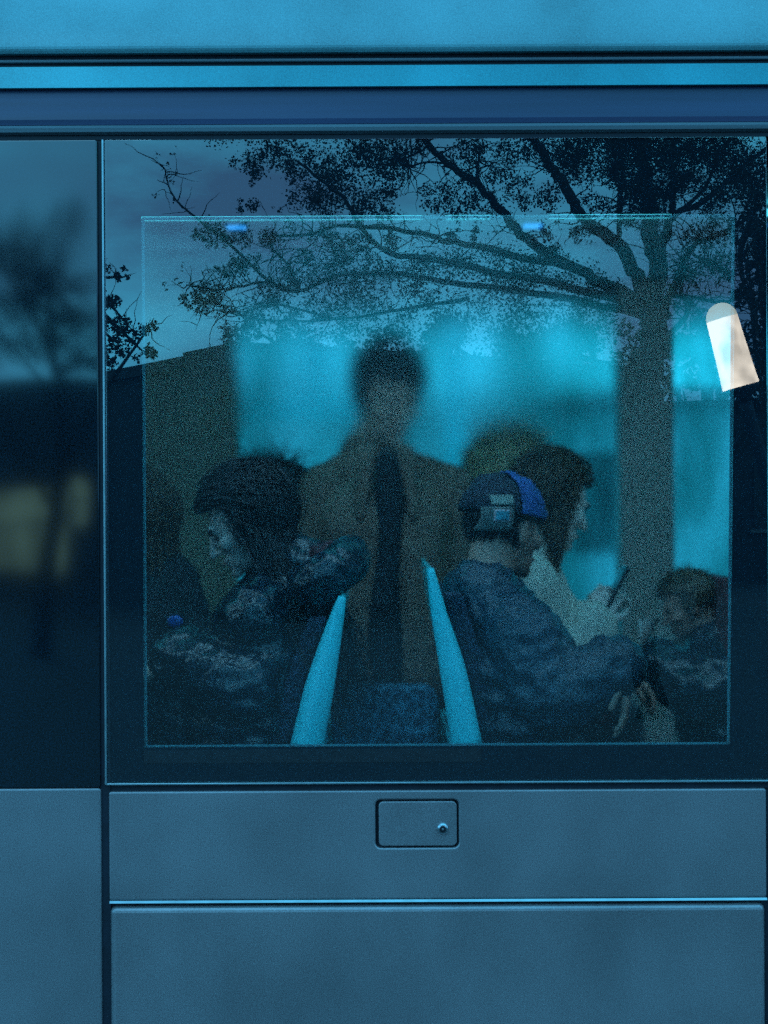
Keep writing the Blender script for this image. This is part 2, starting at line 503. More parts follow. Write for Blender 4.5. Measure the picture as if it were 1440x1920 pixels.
def fogged(name, tint, fogcol, lo, hi, scale):
    """far-side window misted over on the inside: see-through where clear, glowing where wet"""
    m, nt, N, L, out = newmat(name)
    co = N.new('ShaderNodeTexCoord')
    tr = N.new('ShaderNodeBsdfTransparent'); tr.inputs['Color'].default_value = tint + (1,)
    tl = N.new('ShaderNodeBsdfTranslucent'); tl.inputs['Color'].default_value = fogcol + (1,)
    df = N.new('ShaderNodeBsdfDiffuse'); df.inputs['Color'].default_value = fogcol + (1,)
    a = N.new('ShaderNodeMixShader'); a.inputs[0].default_value = 0.3
    L.new(tl.outputs[0], a.inputs[1]); L.new(df.outputs[0], a.inputs[2])
    mp = N.new('ShaderNodeMapping'); mp.inputs['Scale'].default_value = (1.8, 1, 0.5)
    L.new(co.outputs['Object'], mp.inputs['Vector'])
    ns = N.new('ShaderNodeTexNoise'); ns.inputs['Scale'].default_value = scale; ns.inputs['Detail'].default_value = 5
    L.new(mp.outputs['Vector'], ns.inputs['Vector'])
    mr = N.new('ShaderNodeMapRange'); mr.inputs['From Min'].default_value = 0.3; mr.inputs['From Max'].default_value = 0.7
    mr.inputs['To Min'].default_value = lo; mr.inputs['To Max'].default_value = hi
    L.new(ns.outputs['Fac'], mr.inputs['Value'])
    n2 = N.new('ShaderNodeTexNoise'); n2.inputs['Scale'].default_value = 3.1; n2.inputs['Detail'].default_value = 4; n2.inputs['Distortion'].default_value = 0.6
    L.new(mp.outputs['Vector'], n2.inputs['Vector'])
    tr2 = N.new('ShaderNodeValToRGB')
    tr2.color_ramp.elements[0].position = 0.36; tr2.color_ramp.elements[1].position = 0.64
    tr2.color_ramp.elements[0].color = tuple(c * 0.62 for c in tint) + (1,)
    tr2.color_ramp.elements[1].color = tuple(min(1, c * 1.5 + 0.06) for c in tint) + (1,)
    L.new(n2.outputs['Fac'], tr2.inputs['Fac']); L.new(tr2.outputs['Color'], tr.inputs['Color'])
    mx = N.new('ShaderNodeMixShader'); L.new(mr.outputs['Result'], mx.inputs[0])
    L.new(tr.outputs[0], mx.inputs[1]); L.new(a.outputs[0], mx.inputs[2])
    # dark fade painted into the glass top to soften the edge of its glow
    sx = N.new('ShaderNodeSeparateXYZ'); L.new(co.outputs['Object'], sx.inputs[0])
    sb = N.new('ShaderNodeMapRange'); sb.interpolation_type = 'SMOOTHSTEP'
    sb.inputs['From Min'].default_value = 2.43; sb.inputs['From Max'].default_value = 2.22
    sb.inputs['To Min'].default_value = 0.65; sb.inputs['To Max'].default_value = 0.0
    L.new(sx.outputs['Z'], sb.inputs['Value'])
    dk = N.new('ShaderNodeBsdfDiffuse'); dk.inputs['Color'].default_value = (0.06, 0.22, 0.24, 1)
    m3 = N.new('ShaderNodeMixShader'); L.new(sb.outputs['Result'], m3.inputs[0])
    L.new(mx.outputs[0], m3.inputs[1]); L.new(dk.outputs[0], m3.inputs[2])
    L.new(m3.outputs[0], out.inputs['Surface'])
    return m
def milk():
    m, nt, N, L, out = newmat('milky_acrylic')
    t = N.new('ShaderNodeBsdfTranslucent'); t.inputs['Color'].default_value = (0.5, 0.95, 0.97, 1)
    tr = N.new('ShaderNodeBsdfTransparent'); tr.inputs['Color'].default_value = (0.9, 1, 1, 1)
    co = N.new('ShaderNodeTexCoord'); ns = N.new('ShaderNodeTexNoise'); ns.inputs['Scale'].default_value = 6
    L.new(co.outputs['Object'], ns.inputs['Vector'])
    mx = N.new('ShaderNodeMixShader'); L.new(ns.outputs['Fac'], mx.inputs[0])
    L.new(tr.outputs[0], mx.inputs[1]); L.new(t.outputs[0], mx.inputs[2]); L.new(mx.outputs[0], out.inputs['Surface'])
    return m
M['milk'] = milk()
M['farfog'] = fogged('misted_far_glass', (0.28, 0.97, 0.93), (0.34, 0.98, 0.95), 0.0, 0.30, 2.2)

def condensation():
    """breath-wet patch on the inner face: scatters what is seen through it, clear at its rim"""
    m, nt, N, L, out = newmat('condensation')
    co = N.new('ShaderNodeTexCoord')
    mp = N.new('ShaderNodeMapping')
    c = P(770, 660, 0.02)
    mp.inputs['Location'].default_value = (-c.x / 0.50, 0, -c.z / 0.26)
    mp.inputs['Scale'].default_value = (1 / 0.50, 0, 1 / 0.26)
    L.new(co.outputs['Object'], mp.inputs['Vector'])
    ln = N.new('ShaderNodeVectorMath'); ln.operation = 'LENGTH'
    L.new(mp.outputs['Vector'], ln.inputs[0])
    ns = N.new('ShaderNodeTexNoise'); ns.inputs['Scale'].default_value = 6; ns.inputs['Detail'].default_value = 4
    L.new(co.outputs['Object'], ns.inputs['Vector'])
    ad = N.new('ShaderNodeMath'); ad.operation = 'MULTIPLY_ADD'; ad.inputs[1].default_value = 0.5
    L.new(ns.outputs['Fac'], ad.inputs[0]); L.new(ln.outputs['Value'], ad.inputs[2])
    mr = N.new('ShaderNodeMapRange'); mr.inputs['From Min'].default_value = 0.75; mr.inputs['From Max'].default_value = 1.25
    mr.inputs['To Min'].default_value = 1.0; mr.inputs['To Max'].default_value = 0.0
    mr.interpolation_type = 'SMOOTHSTEP'
    L.new(ad.outputs[0], mr.inputs['Value'])
    rg = N.new('ShaderNodeMath'); rg.operation = 'MULTIPLY_ADD'; rg.inputs[1].default_value = 0.17; rg.inputs[2].default_value = 0.16
    L.new(mr.outputs['Result'], rg.inputs[0])
    rf = N.new('ShaderNodeBsdfRefraction'); rf.inputs['IOR'].default_value = 1.12
    rf.inputs['Color'].default_value = (0.97, 1, 1, 1)
    L.new(rg.outputs[0], rf.inputs['Roughness'])
    tl = N.new('ShaderNodeBsdfTranslucent'); tl.inputs['Color'].default_value = (0.50, 0.76, 0.88, 1)
    fk = N.new('ShaderNodeMath'); fk.operation = 'MULTIPLY_ADD'; fk.inputs[1].default_value = 0.05; fk.inputs[2].default_value = 0.03
    L.new(mr.outputs['Result'], fk.inputs[0])
    mx = N.new('ShaderNodeMixShader'); L.new(fk.outputs[0], mx.inputs[0])
    L.new(rf.outputs[0], mx.inputs[1]); L.new(tl.outputs[0], mx.inputs[2])
    L.new(mx.outputs[0], out.inputs['Surface'])
    return m
M['cond'] = condensation()

# ------------------------------------------------------------------ ground
def sheet(name, x0, y0, x1, y1, z, mat):
    o = from_py(name, [(x0, y0, z), (x1, y0, z), (x1, y1, z), (x0, y1, z)], [(0, 1, 2, 3)], mat)
    o['kind'] = 'structure'
    return o
sheet('ground', -600, -600, 600, 600, -0.12, M['paving'])
sheet('road', -300, -0.9, 300, 9.0, -0.004, M['asphalt'])
for nm, y0, y1 in (('pavement', -40.0, -1.05), ('pavement', 9.15, 40.0)):
    o = box(nm, (-120, y0, -0.11), (120, y1, 0.12), M['paving']); o['kind'] = 'structure'
for y0 in (-1.05, 9.0):
    o = box('kerb', (-120, y0 + 0.002, -0.11), (120, y0 + 0.148, 0.125), M['kerb'], bevel=0.015); o['kind'] = 'structure'

# ------------------------------------------------------------------ bus
X0, X1 = -2.9, 2.9
bus = empty('bus', (0, 1.25, 0), 'silver city bus with a large tinted window and blue roof edge', 'bus')
def zpy(py): return CZ + (960 - py) / 1000.0
def xpx(px): return (px - 720) / 1000.0
W = 2.5
roofp = [(0.0, zpy(97)), (-0.004, zpy(85)), (0.004, zpy(55)), (0.02, zpy(20)), (0.05, zpy(-30)), (0.14, 2.80), (0.35, 2.87), (1.25, 2.92)]
roofp = [Vector((a, b, 0)) for a, b in roofp]
roofp = [(v.x, v.y) for v in catmull(roofp, 4)]
roofp += [(W - a, b) for a, b in reversed(roofp[:-1])]
roofp += [(W - 0.05, zpy(97)), (W - 0.06, 2.60), (1.25, 2.70), (0.06, 2.60), (0.05, zpy(97))]
extrude_x('roof_panel', roofp, X0, X1, M['roof'], bus, smooth=False)
box('drip_groove', (X0, 0.016, zpy(121)), (X1, 0.06, zpy(97) - 0.001), M['rubber'], bus)
box('drip_seal', (X0, 0.008, zpy(112)), (X1, 0.016, zpy(106)), M['lip'], bus, bevel=0.002)
extrude_x('upper_rail', [(-0.006, zpy(163)), (0.004, zpy(121)), (0.05, zpy(121)), (0.05, zpy(163))], X0, X1, M['rail'], bus)
hp = [(0.006, zpy(164)), (0.004, zpy(180)), (0.0, zpy(205)), (-0.003, zpy(222)), (-0.002, zpy(232)), (0.05, zpy(232)), (0.05, zpy(164))]
extrude_x('header_panel', hp, X0, X1, M['header'], bus)
lp = [(-0.002, zpy(233)), (-0.007, zpy(239)), (-0.006, zpy(246)), (0.002, zpy(250)), (0.05, zpy(250)), (0.05, zpy(233))]
extrude_x('header_lip', lp, X0, X1, M['lip'], bus)
box('window_seal', (X0, 0.004, zpy(258.5)), (X1, 0.05, zpy(250) - 0.001), M['rubber'], bus)
XJ = xpx(193)
# main window
wx0, wx1, wz0, wz1 = xpx(199), xpx(1441), zpy(1465), zpy(259)
win = panel('window', wx0, wz0, wx1, wz1, 0.0, M['glass'], bus, r=0.004, bev=0.0015, thick=0.006)
hx0, hx1, hz0, hz1 = xpx(266), xpx(1384), zpy(1401), zpy(402)
def strip(nm, a, b, c, d, y, t, mat, par): return box(nm, (a, y, c), (b, y + t, d), mat, par)
strip('glazing_border', wx0, wx1, hz1, wz1, 0.008, 0.004, M['frit'], win)
strip('glazing_border', wx0, wx1, wz0, hz0, 0.008, 0.004, M['frit'], win)
strip('glazing_border', wx0, hx0, hz0, hz1, 0.008, 0.004, M['frit'], win)
# right border narrows the opening slightly towards the bottom
prism_y('glazing_border', [(hx1, hz1), (wx1, hz1), (wx1, hz0), (hx1 - 0.015, hz0)], 0.008, 0.012, M['frit'], win)
g = 0.0055
strip('pane_edge', hx0, hx1, hz1 - g, hz1, 0.0135, 0.003, M['gasket'], win)
strip('pane_edge', hx0, hx0 + g, hz0, hz1 - g, 0.0135, 0.003, M['gasket'], win)
strip('pane_edge', hx0 + g, hx1 - 0.015, hz0, hz0 + 0.004, 0.0135, 0.003, M['gasket'], win)
prism_y('pane_edge', [(hx1 - g, hz1 - g), (hx1, hz1 - g), (hx1 - 0.015, hz0 + 0.004), (hx1 - 0.02, hz0 + 0.004)], 0.0135, 0.0165, M['gasket'], win)
box('condensation', (hx0 - 0.004, 0.020, hz0 - 0.004), (hx1 + 0.004, 0.0225, hz1 + 0.004), M['cond'], win)
# sill strip below the inner pane with its small slanted ticks
strip('sill_strip', hx0, xpx(900), zpy(1430), zpy(1405), 0.0065, 0.001, M['lockcore'], win)
# trims and seals round the window
box('trim', (xpx(194.2), -0.002, wz0 - 0.004), (xpx(198), 0.02, zpy(259)), M['trim'], bus, bevel=0.0012)
box('trim', (xpx(198.2), -0.002, zpy(1470)), (X1, 0.02, zpy(1466)), M['trim'], bus, bevel=0.0012)
box('pillar_seal', (xpx(184), 0.006, 0.30), (xpx(203), 0.05, zpy(259)), M['rubber'], bus)
box('waist_seal', (xpx(203), 0.008, zpy(1482)), (X1, 0.05, zpy(1470)), M['rubber'], bus)
# neighbours of the window
panel('door_glass', -1.75, zpy(1474), xpx(185.5), zpy(259), 0.0, M['doorglass'], bus, r=0.004, bev=0.002, thick=0.02)
box('door_backing', (-1.75, 0.021, zpy(1474)), (xpx(184), 0.04, zpy(259)), M['rubber'], bus)
panel('door_glass', xpx(1445), zpy(1465), X1, zpy(259), 0.0, M['doorglass'], bus, r=0.004, bev=0.002, thick=0.02)
panel('skirt_panel', -1.75, 0.28, xpx(186.5), zpy(1475), 0.0, M['silver'], bus, bev=0.004, thick=0.03)
panel('body_panel', X0, 0.28, -1.755, zpy(259), 0.0, M['silver'], bus, bev=0.004, thick=0.03)
fl = (xpx(701), zpy(1590), xpx(857), zpy(1500))
panel('waist_panel', xpx(201), zpy(1686), xpx(1434), zpy(1482), 0.0, M['silver'], bus, r=0.005, bev=0.0035, thick=0.03, holes=[fl + (0.010,)])
panel('lower_panel', xpx(203), 0.28, xpx(1430), zpy(1697), -0.006, M['silver'], bus, r=0.012, bev=0.011, thick=0.03)
box('panel_joint', (xpx(203), 0.012, 0.30), (xpx(1450), 0.06, zpy(1482) + 0.0), M['rubber'], bus)
panel('skirt_panel', xpx(1446), 0.28, X1, zpy(1482), 0.0, M['silver'], bus, bev=0.004, thick=0.03)
extrude_x('trim', [(-0.004, zpy(1690.5)), (-0.001, zpy(1686.5)), (0.02, zpy(1686.5)), (0.02, zpy(1690.5))], xpx(202), xpx(1434), M['trim'], bus)  # bright strip added for the highlight along the waist panel's lower lip
flap = panel('access_flap', fl[0] + 0.0060, fl[1] + 0.0032, fl[2] - 0.0034, fl[3] - 0.0030, 0.0005, M['silver'], bus, r=0.009, bev=0.002, thick=0.01)
def disc(nm, c, r, y0, y1, mat, par, n=28, bev=0.0015):
    bm = bmesh.new()
    bmesh.ops.create_cone(bm, cap_ends=True, segments=n, radius1=r, radius2=r, depth=abs(y1 - y0))
    bmesh.ops.rotate(bm, verts=bm.verts, cent=(0, 0, 0), matrix=Matrix.Rotation(math.pi / 2, 3, 'X'))
    bmesh.ops.translate(bm, verts=bm.verts, vec=(c[0], (y0 + y1) / 2, c[1]))
    if bev:
        es = [e for e in bm.edges if len(e.link_faces) == 2 and e.calc_face_angle(0) > 1.0]
        bmesh.ops.bevel(bm, geom=es, offset=bev, segments=3, affect='EDGES', profile=0.5)
    return from_bm(nm, bm, mat, par)
lc = (xpx(827), zpy(1554))
disc('lock_ring', lc, 0.0105, -0.006, 0.004, M['chrome'], flap, bev=0.004)
disc('lock_core', lc, 0.0062, -0.0075, 0.0, M['lockcore'], flap, bev=0.001)
disc('lock_pin', lc, 0.0022, -0.0085, 0.0, M['metal'], flap, bev=0.0006)
# inside of the near wall, floor, ceiling, far side
box('side_lining', (X0, 0.065, 0.35), (X1, 0.085, hz0 - 0.03), M['wallin'], bus)
box('side_lining', (X0, 0.062, hz1 + 0.10), (X1, 0.085, 2.45), M['duct'], bus)
box('floor', (X0, 0.09, 0.30), (X1, W - 0.06, 0.35), M['floor'], bus)
FW = 2.40                                            # far wall
box('ceiling', (X0, 0.09, 2.452), (X1, 1.585, 2.47), M['ceil'], bus)
box('ceiling', (X0, 1.60, 2.446), (X1, FW + 0.05, 2.464), M['ceil2'], bus)
box('ceiling_trim', (X0, 1.586, 2.438), (X1, 1.599, 2.462), M['pole'], bus)
end_mat = M['wallin']
for xx in (X0, X1):
    box('end_closure', (xx - 0.02 if xx > 0 else xx, 0.065, 0.30), (xx if xx > 0 else xx + 0.02, W - 0.06, 2.5), end_mat, bus)  # end walls added to close the cut bus section against light leaks
fz0, fz1 = 1.25, 2.43
fxl, fxr1, fxr2 = (448 - 720) * 1.8e-3, (1155 - 720) * 1.8e-3, (1256 - 720) * 1.8e-3
box('far_lining', (X0, FW, 0.35), (X1, FW + 0.04, fz0), M['wallin'], bus)
box('far_lining', (X0, FW, fz1), (X1, FW + 0.04, 2.446), M['duct'], bus)
box('partition', (X0, FW - 0.03, fz0), (fxl, FW + 0.04, fz1), M['olive'], bus, bevel=0.01)
box('pillar', (fxr1, FW - 0.10, 0.352), (fxr2, FW + 0.04, 2.4455), M['post'], bus, bevel=0.015)
for a, b in ((fxl, fxr1), (fxr2, 2.5)):
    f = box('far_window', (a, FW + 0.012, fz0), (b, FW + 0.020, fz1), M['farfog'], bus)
    fr = 0.025
    box('window_frame', (a, FW - 0.012, fz1 - fr), (b, FW + 0.010, fz1), M['duct'], f)
    box('window_frame', (a, FW - 0.012, fz0), (b, FW + 0.010, fz0 + fr), M['duct'], f)
zr = [CZ + (960 - q) * 1.8e-3 for q in (745, 788)]
box('window_rail', (fxl + 0.02, FW - 0.012, zr[1]), ((690 - 720) * 1.8e-3, FW - 0.002, zr[0]), M['milk'], bus, bevel=0.004)
for px0, px1, q0, q1 in ((576, 616, 545, 745), (832, 872, 640, 900)):
    box('window_bar', ((px0 - 720) * 1.8e-3, FW - 0.012, CZ + (960 - q1) * 1.8e-3), ((px1 - 720) * 1.8e-3, FW - 0.002, CZ + (960 - q0) * 1.8e-3), M['milk'], bus, bevel=0.004)
for a, b in ((-2.5, -1.0), (-0.62, 0.10), (0.16, 0.27), (0.42, 0.72), (1.3, 2.5)):
    dl = box('fill_strip_light', (a, 0.985, 2.4205), (b, 1.03, 2.431), M['ceilfill'], bus)  # tube strips shifted to the edge of view to brighten the far ceiling
    box('hanger', ((a + b) / 2 - 0.01, 1.0, 2.4315), ((a + b) / 2 + 0.01, 1.02, 2.4515), M['metal'], dl)
for a, b in ((-2.5, -0.9), (-0.6, 0.6), (0.9, 2.5)):
    cl_ = box('fill_strip_light', (a, 0.15, 2.385), (b, 0.20, 2.405), M['frontfill'], bus)  # added fill strip above the view, front-lights what faces the window
    for q in (0.15, 0.85):
        xq = a + (b - a) * q
        box('hanger', (xq - 0.01, 0.16, 2.406), (xq + 0.01, 0.19, 2.4515), M['metal'], cl_)
for px in (445, 1003):
    p = P(px, 417, 1.30)
    box('indicator_light', (p.x - 0.025, 1.30, 2.447), (p.x + 0.025, 1.34, 2.4515), M['blueled'], bus, bevel=0.003)
for pa, pb, pt, pbm in ((1005, 1165, 425, 455), (432, 520, 436, 455), (1265, 1370, 425, 452)):
    yb = 1.36
    a, b = P(pa, pt, yb), P(pb, pbm, yb)
    box('display_housing', (a.x, yb, b.z), (b.x, yb + 0.12, 2.4515), M['box'], bus, bevel=0.008)
def wheel(x):
    for y0 in (0.10, W - 0.36):
        bm = bmesh.new()
        bmesh.ops.create_cone(bm, cap_ends=True, segments=36, radius1=0.46, radius2=0.46, depth=0.26)
        bmesh.ops.rotate(bm, verts=bm.verts, cent=(0, 0, 0), matrix=Matrix.Rotation(math.pi / 2, 3, 'X'))
        bmesh.ops.translate(bm, verts=bm.verts, vec=(x, y0 + 0.13, 0.456))
        w = from_bm('wheel', bm, M['rubber'], bus)
        disc('rim', (x, 0.456), 0.27, y0 - 0.012, y0 + 0.05, M['metal'], w)
wheel(-2.3); wheel(2.3)
panel('far_side_panel', X0, 0.28, X1, fz0, W - 0.03, M['silver'], bus, thick=0.02)

# ------------------------------------------------------------------ seats
def seat(name, label, px_line, widths, dsgn, cloth, y0=0.16, y1=0.86, lookd=0.22, group='turquoise seats behind the window'):
    pts = [P(a, b, lookd) for a, b in px_line]
    wid = [w * (CD + lookd) / CD / 1000 for w in widths]
    root = empty(name, (pts[-1].x, (y0 + y1) / 2, 0.35), label, 'chair', group)  # bus seat bolted to the floor, built as a separate thing
    cl = catmull([Vector((p.x, 0, p.z)) for p in pts], 6)
    ws = [float(np.interp(t, np.linspace(0, 1, len(wid)), wid)) for t in np.linspace(0, 1, len(cl))]
    L_, R_ = [], []
    for i, p in enumerate(cl):
        t = (cl[min(i + 1, len(cl) - 1)] - cl[max(i - 1, 0)]).normalized()
        nrm = Vector((t.z, 0, -t.x))
        L_.append(p + nrm * ws[i] / 2); R_.append(p - nrm * ws[i] / 2)
    outl = [(p.x, p.z) for p in L_] + [(p.x, p.z) for p in reversed(R_)]
    tube('shell_rim', [p + Vector((0, lookd, 0)) for p in cl], [max(w / 2, 0.004) for w in ws], M['turq'], root, n=20)
    prism_y('shell', [((p.x * 0.5 + q.x * 0.5) + (p.x - q.x) * 0.25, p.z * 0.75 + q.z * 0.25) for p, q in zip(L_, R_)] + [((p.x * 0.5 + q.x * 0.5) - (p.x - q.x) * 0.25, p.z * 0.25 + q.z * 0.75) for p, q in reversed(list(zip(L_, R_)))], lookd + 0.002, y1, M['turq'], root)
    # cushion pad, seat pan, pedestal
    bx = pts[-1].x
    pad = [(p.x + dsgn * 0.035, p.z) for p in L_[4:]] + [(p.x + dsgn * 0.035 - (0.0), p.z) for p in []]
    a = [(q.x + dsgn * (ws[i] / 2 + 0.004), q.z) for i, q in enumerate(cl) if i > 3]
    b = [(q.x + dsgn * (ws[i] / 2 + 0.045), q.z) for i, q in enumerate(cl) if i > 3]
    prism_y('back_cushion', a + b[::-1], lookd + 0.07, y1 - 0.03, cloth, root, bevel=0.008)
    zs = 0.82
    xa, xb = bx + dsgn * 0.02, bx + dsgn * 0.48
    box('seat_cushion', (min(xa, xb), y0 + 0.05, zs - 0.08), (max(xa, xb), y1 - 0.02, zs), cloth, root, bevel=0.02)
    prism_y('shell_lower', [(pts[-1].x - wid[-1] / 2, pts[-1].z - 0.002), (pts[-1].x + wid[-1] / 2, pts[-1].z - 0.002), (bx + dsgn * 0.02 + 0.03, zs - 0.1), (bx + dsgn * 0.02 - 0.03, zs - 0.1)], lookd - 0.02, y1, M['turq'], root)
    xm = bx + dsgn * 0.25
    box('pedestal', (xm - 0.16, y0 + 0.2, 0.351), (xm + 0.16, y1 - 0.2, zs - 0.08), M['metal'], root, bevel=0.01)
    return root
seat('passenger_seat', 'turquoise shelled seat under the long haired passenger', [(641, 1118), (622, 1190), (597, 1290), (572, 1403)], [14, 36, 56, 64], -1, M['seatfab'])
seat('passenger_seat', 'turquoise shelled seat behind the passenger in the cap', [(806, 1066), (822, 1150), (848, 1260), (874, 1403)], [13, 30, 50, 60], 1, M['seatfab'])
# low mottled seat between the two shells
ms = empty('low_mottled_seat', (0.0, 0.62, 0.35), 'low seat in mottled blue cloth between the two turquoise seat shells', 'chair')
a, b = P(618, 1278, 0.50), P(822, 1430, 0.50)
bm = bmesh.new(); box_bm(bm, (a.x, 0.50, 0.92), (b.x, 0.60, a.z), 0.03, 4)
for v in bm.verts:
    if v.co.z > a.z - 0.05:
        v.co.z -= 0.02 * (2 * (v.co.x - a.x) / (b.x - a.x) - 1) ** 2
from_bm('backrest', bm, M['speckle'], ms, smooth=True)
box('seat_cushion', (a.x, 0.46, 0.84), (b.x, 0.80, 0.915), M['speckle'], ms, bevel=0.02)
box('pedestal', (-0.07, 0.54, 0.351), (0.07, 0.72, 0.84), M['metal'], ms, bevel=0.01)
# red seat at the far right
rs = empty('red_cloth_seat', (P(1350, 960, 1.0).x, 1.0, 0.35), 'dark red cloth seat behind the small passenger by the pillar', 'chair')
a, b = P(1338, 1085, 0.95), P(1385, 1400, 0.95)
box('backrest', (a.x, 0.80, 0.86), (b.x, 1.2, a.z), M['redfab'], rs, bevel=0.025, seg=4)
box('seat_cushion', (a.x - 0.40, 0.80, 0.76), (b.x - 0.01, 1.2, 0.855), M['redfab'], rs, bevel=0.02)
box('pedestal', (a.x - 0.25, 0.9, 0.351), (a.x - 0.05, 1.1, 0.76), M['metal'], rs, bevel=0.01)

# ------------------------------------------------------------------ people
def _ico(sub):
    bm = bmesh.new(); bmesh.ops.create_icosphere(bm, subdivisions=sub, radius=1.0)
    v = np.array([q.co[:] for q in bm.verts]); bm.verts.index_update()
    f = np.array([[q.index for q in p.verts] for p in bm.faces]); bm.free()
    return v, f
ICO = {i: _ico(i) for i in (1, 2, 3)}

class Blob:
    """collects ellipsoids (centre, radii, rotation) that a surface-net pass then fuses into one skin"""
    def __init__(self): self.b = []
    def mesh(self, name):
        """plain mesh of the ellipsoids, for single small lumps"""
        V, F, n = [], [], 0
        v, f = ICO[2]
        for c, r, R in self.b:
            V.append((v * r) @ R.T + c); F.append(f + n); n += len(v)
        me = bpy.data.meshes.new(name)
        fill_mesh(me, np.concatenate(V), np.concatenate(F))
        return me

def fill_mesh(me, V, F):
    k = F.shape[1]
    me.vertices.add(len(V)); me.vertices.foreach_set('co', np.asarray(V, dtype=np.float32).ravel())
    me.loops.add(F.size); me.loops.foreach_set('vertex_index', F.astype(np.int32).ravel())
    me.polygons.add(len(F)); me.polygons.foreach_set('loop_start', (np.arange(len(F)) * k).astype(np.int32))
    me.update(calc_edges=True)

def add_ball(bm, c, r, rot=None, sub=2):
    r = np.array(r[:], float) if hasattr(r, '__len__') else np.array((r, r, r), float)
    bm.b.append((np.array(c[:], float), r, np.array(rot, float) if rot is not None else np.eye(3)))

def fuse(blob, h, it):
    """union of the blob's ellipsoids sampled on a grid of step h -> one closed quad skin"""
    C = np.array([b[0] for b in blob.b]); Rm = np.array([b[1].max() for b in blob.b])
    pad = 2.5 * h
    lo = (C - Rm[:, None]).min(0) - 2 * pad; hi = (C + Rm[:, None]).max(0) + 2 * pad
    n = np.ceil((hi - lo) / h).astype(int) + 1
    S = np.full(n, 10 * h)
    for c, r, R in blob.b:
        e = r.max() + pad
        i0 = np.maximum(np.floor((c - e - lo) / h).astype(int), 0); i1 = np.minimum(np.ceil((c + e - lo) / h).astype(int) + 1, n)
        g = [lo[k] + h * np.arange(i0[k], i1[k]) - c[k] for k in range(3)]
        X, Y, Z = np.meshgrid(*g, indexing='ij', sparse=True)
        q2 = 0
        for k in range(3):
            q2 = q2 + ((X * R[0, k] + Y * R[1, k] + Z * R[2, k]) / r[k]) ** 2
        d = (np.sqrt(q2) - 1) * r.min()
        sl = tuple(slice(i0[k], i1[k]) for k in range(3))
        np.minimum(S[sl], d, out=S[sl])
    ins = S < 0
    m = n - 1
    cnt = np.zeros(m, np.int16); acc = np.zeros(tuple(m) + (3,), np.float32)
    def corner(A, o): return A[o[0]:o[0] + m[0], o[1]:o[1] + m[1], o[2]:o[2] + m[2]]
    cs = [(a, b, c) for a in (0, 1) for b in (0, 1) for c in (0, 1)]
    tot = sum(corner(ins, o).astype(np.int8) for o in cs)
    act = (tot > 0) & (tot < 8)
    I = np.argwhere(act)
    val = {o: S[I[:, 0] + o[0], I[:, 1] + o[1], I[:, 2] + o[2]] for o in cs}
    p = np.zeros((len(I), 3)); k = np.zeros(len(I))
    for o in cs:
        for ax in range(3):
            if o[ax]: continue
            o2 = tuple(1 if j == ax else o[j] for j in range(3))
            a, b = val[o], val[o2]
            x = (a < 0) != (b < 0)
            t = np.where(x, a / np.where(x, a - b, 1), 0)
            q = np.array(o, float)[None].repeat(len(I), 0); q[:, ax] += t
            p += q * x[:, None]; k += x
    V = lo + (I + p / k[:, None]) * h
    idx = np.full(m, -1, np.int64); idx[act] = np.arange(len(I))
    Fs = []
    for ax in range(3):
        u, w = (ax + 1) % 3, (ax + 2) % 3
        sl = [slice(1, None)] * 3
        A = [slice(1, -1)] * 3; A[ax] = slice(0, -1)
        B = [slice(1, -1)] * 3; B[ax] = slice(1, None)
        a, b = ins[tuple(A)], ins[tuple(B)]
        E = np.argwhere(a != b)
        if not len(E): continue
        flip = a[E[:, 0], E[:, 1], E[:, 2]]
        base = E.copy(); base[:, u] += 1; base[:, w] += 1
        def at(du, dw):
            q = base.copy(); q[:, u] += du; q[:, w] += dw
            return idx[q[:, 0], q[:, 1], q[:, 2]]
        F = np.stack([at(-1, -1), at(0, -1), at(0, 0), at(-1, 0)], 1)
        F[~flip] = F[~flip][:, ::-1]
        Fs.append(F)
    F = np.concatenate(Fs)
    e0 = np.concatenate([F[:, 0], F[:, 1], F[:, 2], F[:, 3]]); e1 = np.concatenate([F[:, 1], F[:, 2], F[:, 3], F[:, 0]])
    deg = np.bincount(e0, minlength=len(V)) + np.bincount(e1, minlength=len(V))
    for _ in range(it):
        s = np.zeros_like(V)
        for j in range(3):
            s[:, j] = np.bincount(e0, V[e1, j], len(V)) + np.bincount(e1, V[e0, j], len(V))
        V = V * 0.5 + 0.5 * s / np.maximum(deg, 1)[:, None]
    return V, F

def ball_obj(name, c, r, mat, parent, rot=None, sub=2):
    b = Blob(); add_ball(b, c, r, rot, sub)
    return link(name, b.mesh(name), mat, parent, True)

def add_caps(bm, a, b, ra, rb, steps=None):
    a, b = Vector(a), Vector(b)
    d = (b - a).length
    n = steps or max(2, int(d / (0.5 * min(ra, rb))) + 1)
    for i in range(n + 1):
        t = i / n
        add_ball(bm, a.lerp(b, t), ra + (rb - ra) * t, sub=2)

def remeshed(name, bm, voxel, mat, parent, smooth_it=3, wrinkle=None):
    V, F = fuse(bm, voxel, smooth_it)
    me2 = bpy.data.meshes.new(name)
    fill_mesh(me2, V, F)
    if wrinkle:
        amp, sca, st = wrinkle
        nr = [v.normal.copy() for v in me2.vertices]
        for v, nv in zip(me2.vertices, nr):
            p = v.co
            q = Vector((p.x * sca * st[0], p.y * sca * st[1], p.z * sca * st[2]))
            w = noise.noise(q + Vector((3.1, 7.7, 1.3)))
            w2 = noise.noise(q * 2.3)
            v.co = p + nv * amp * (1.0 - 2.2 * abs(w) + 0.5 * w2)
        me2.update()
    return link(name, me2, mat, parent, smooth=True)

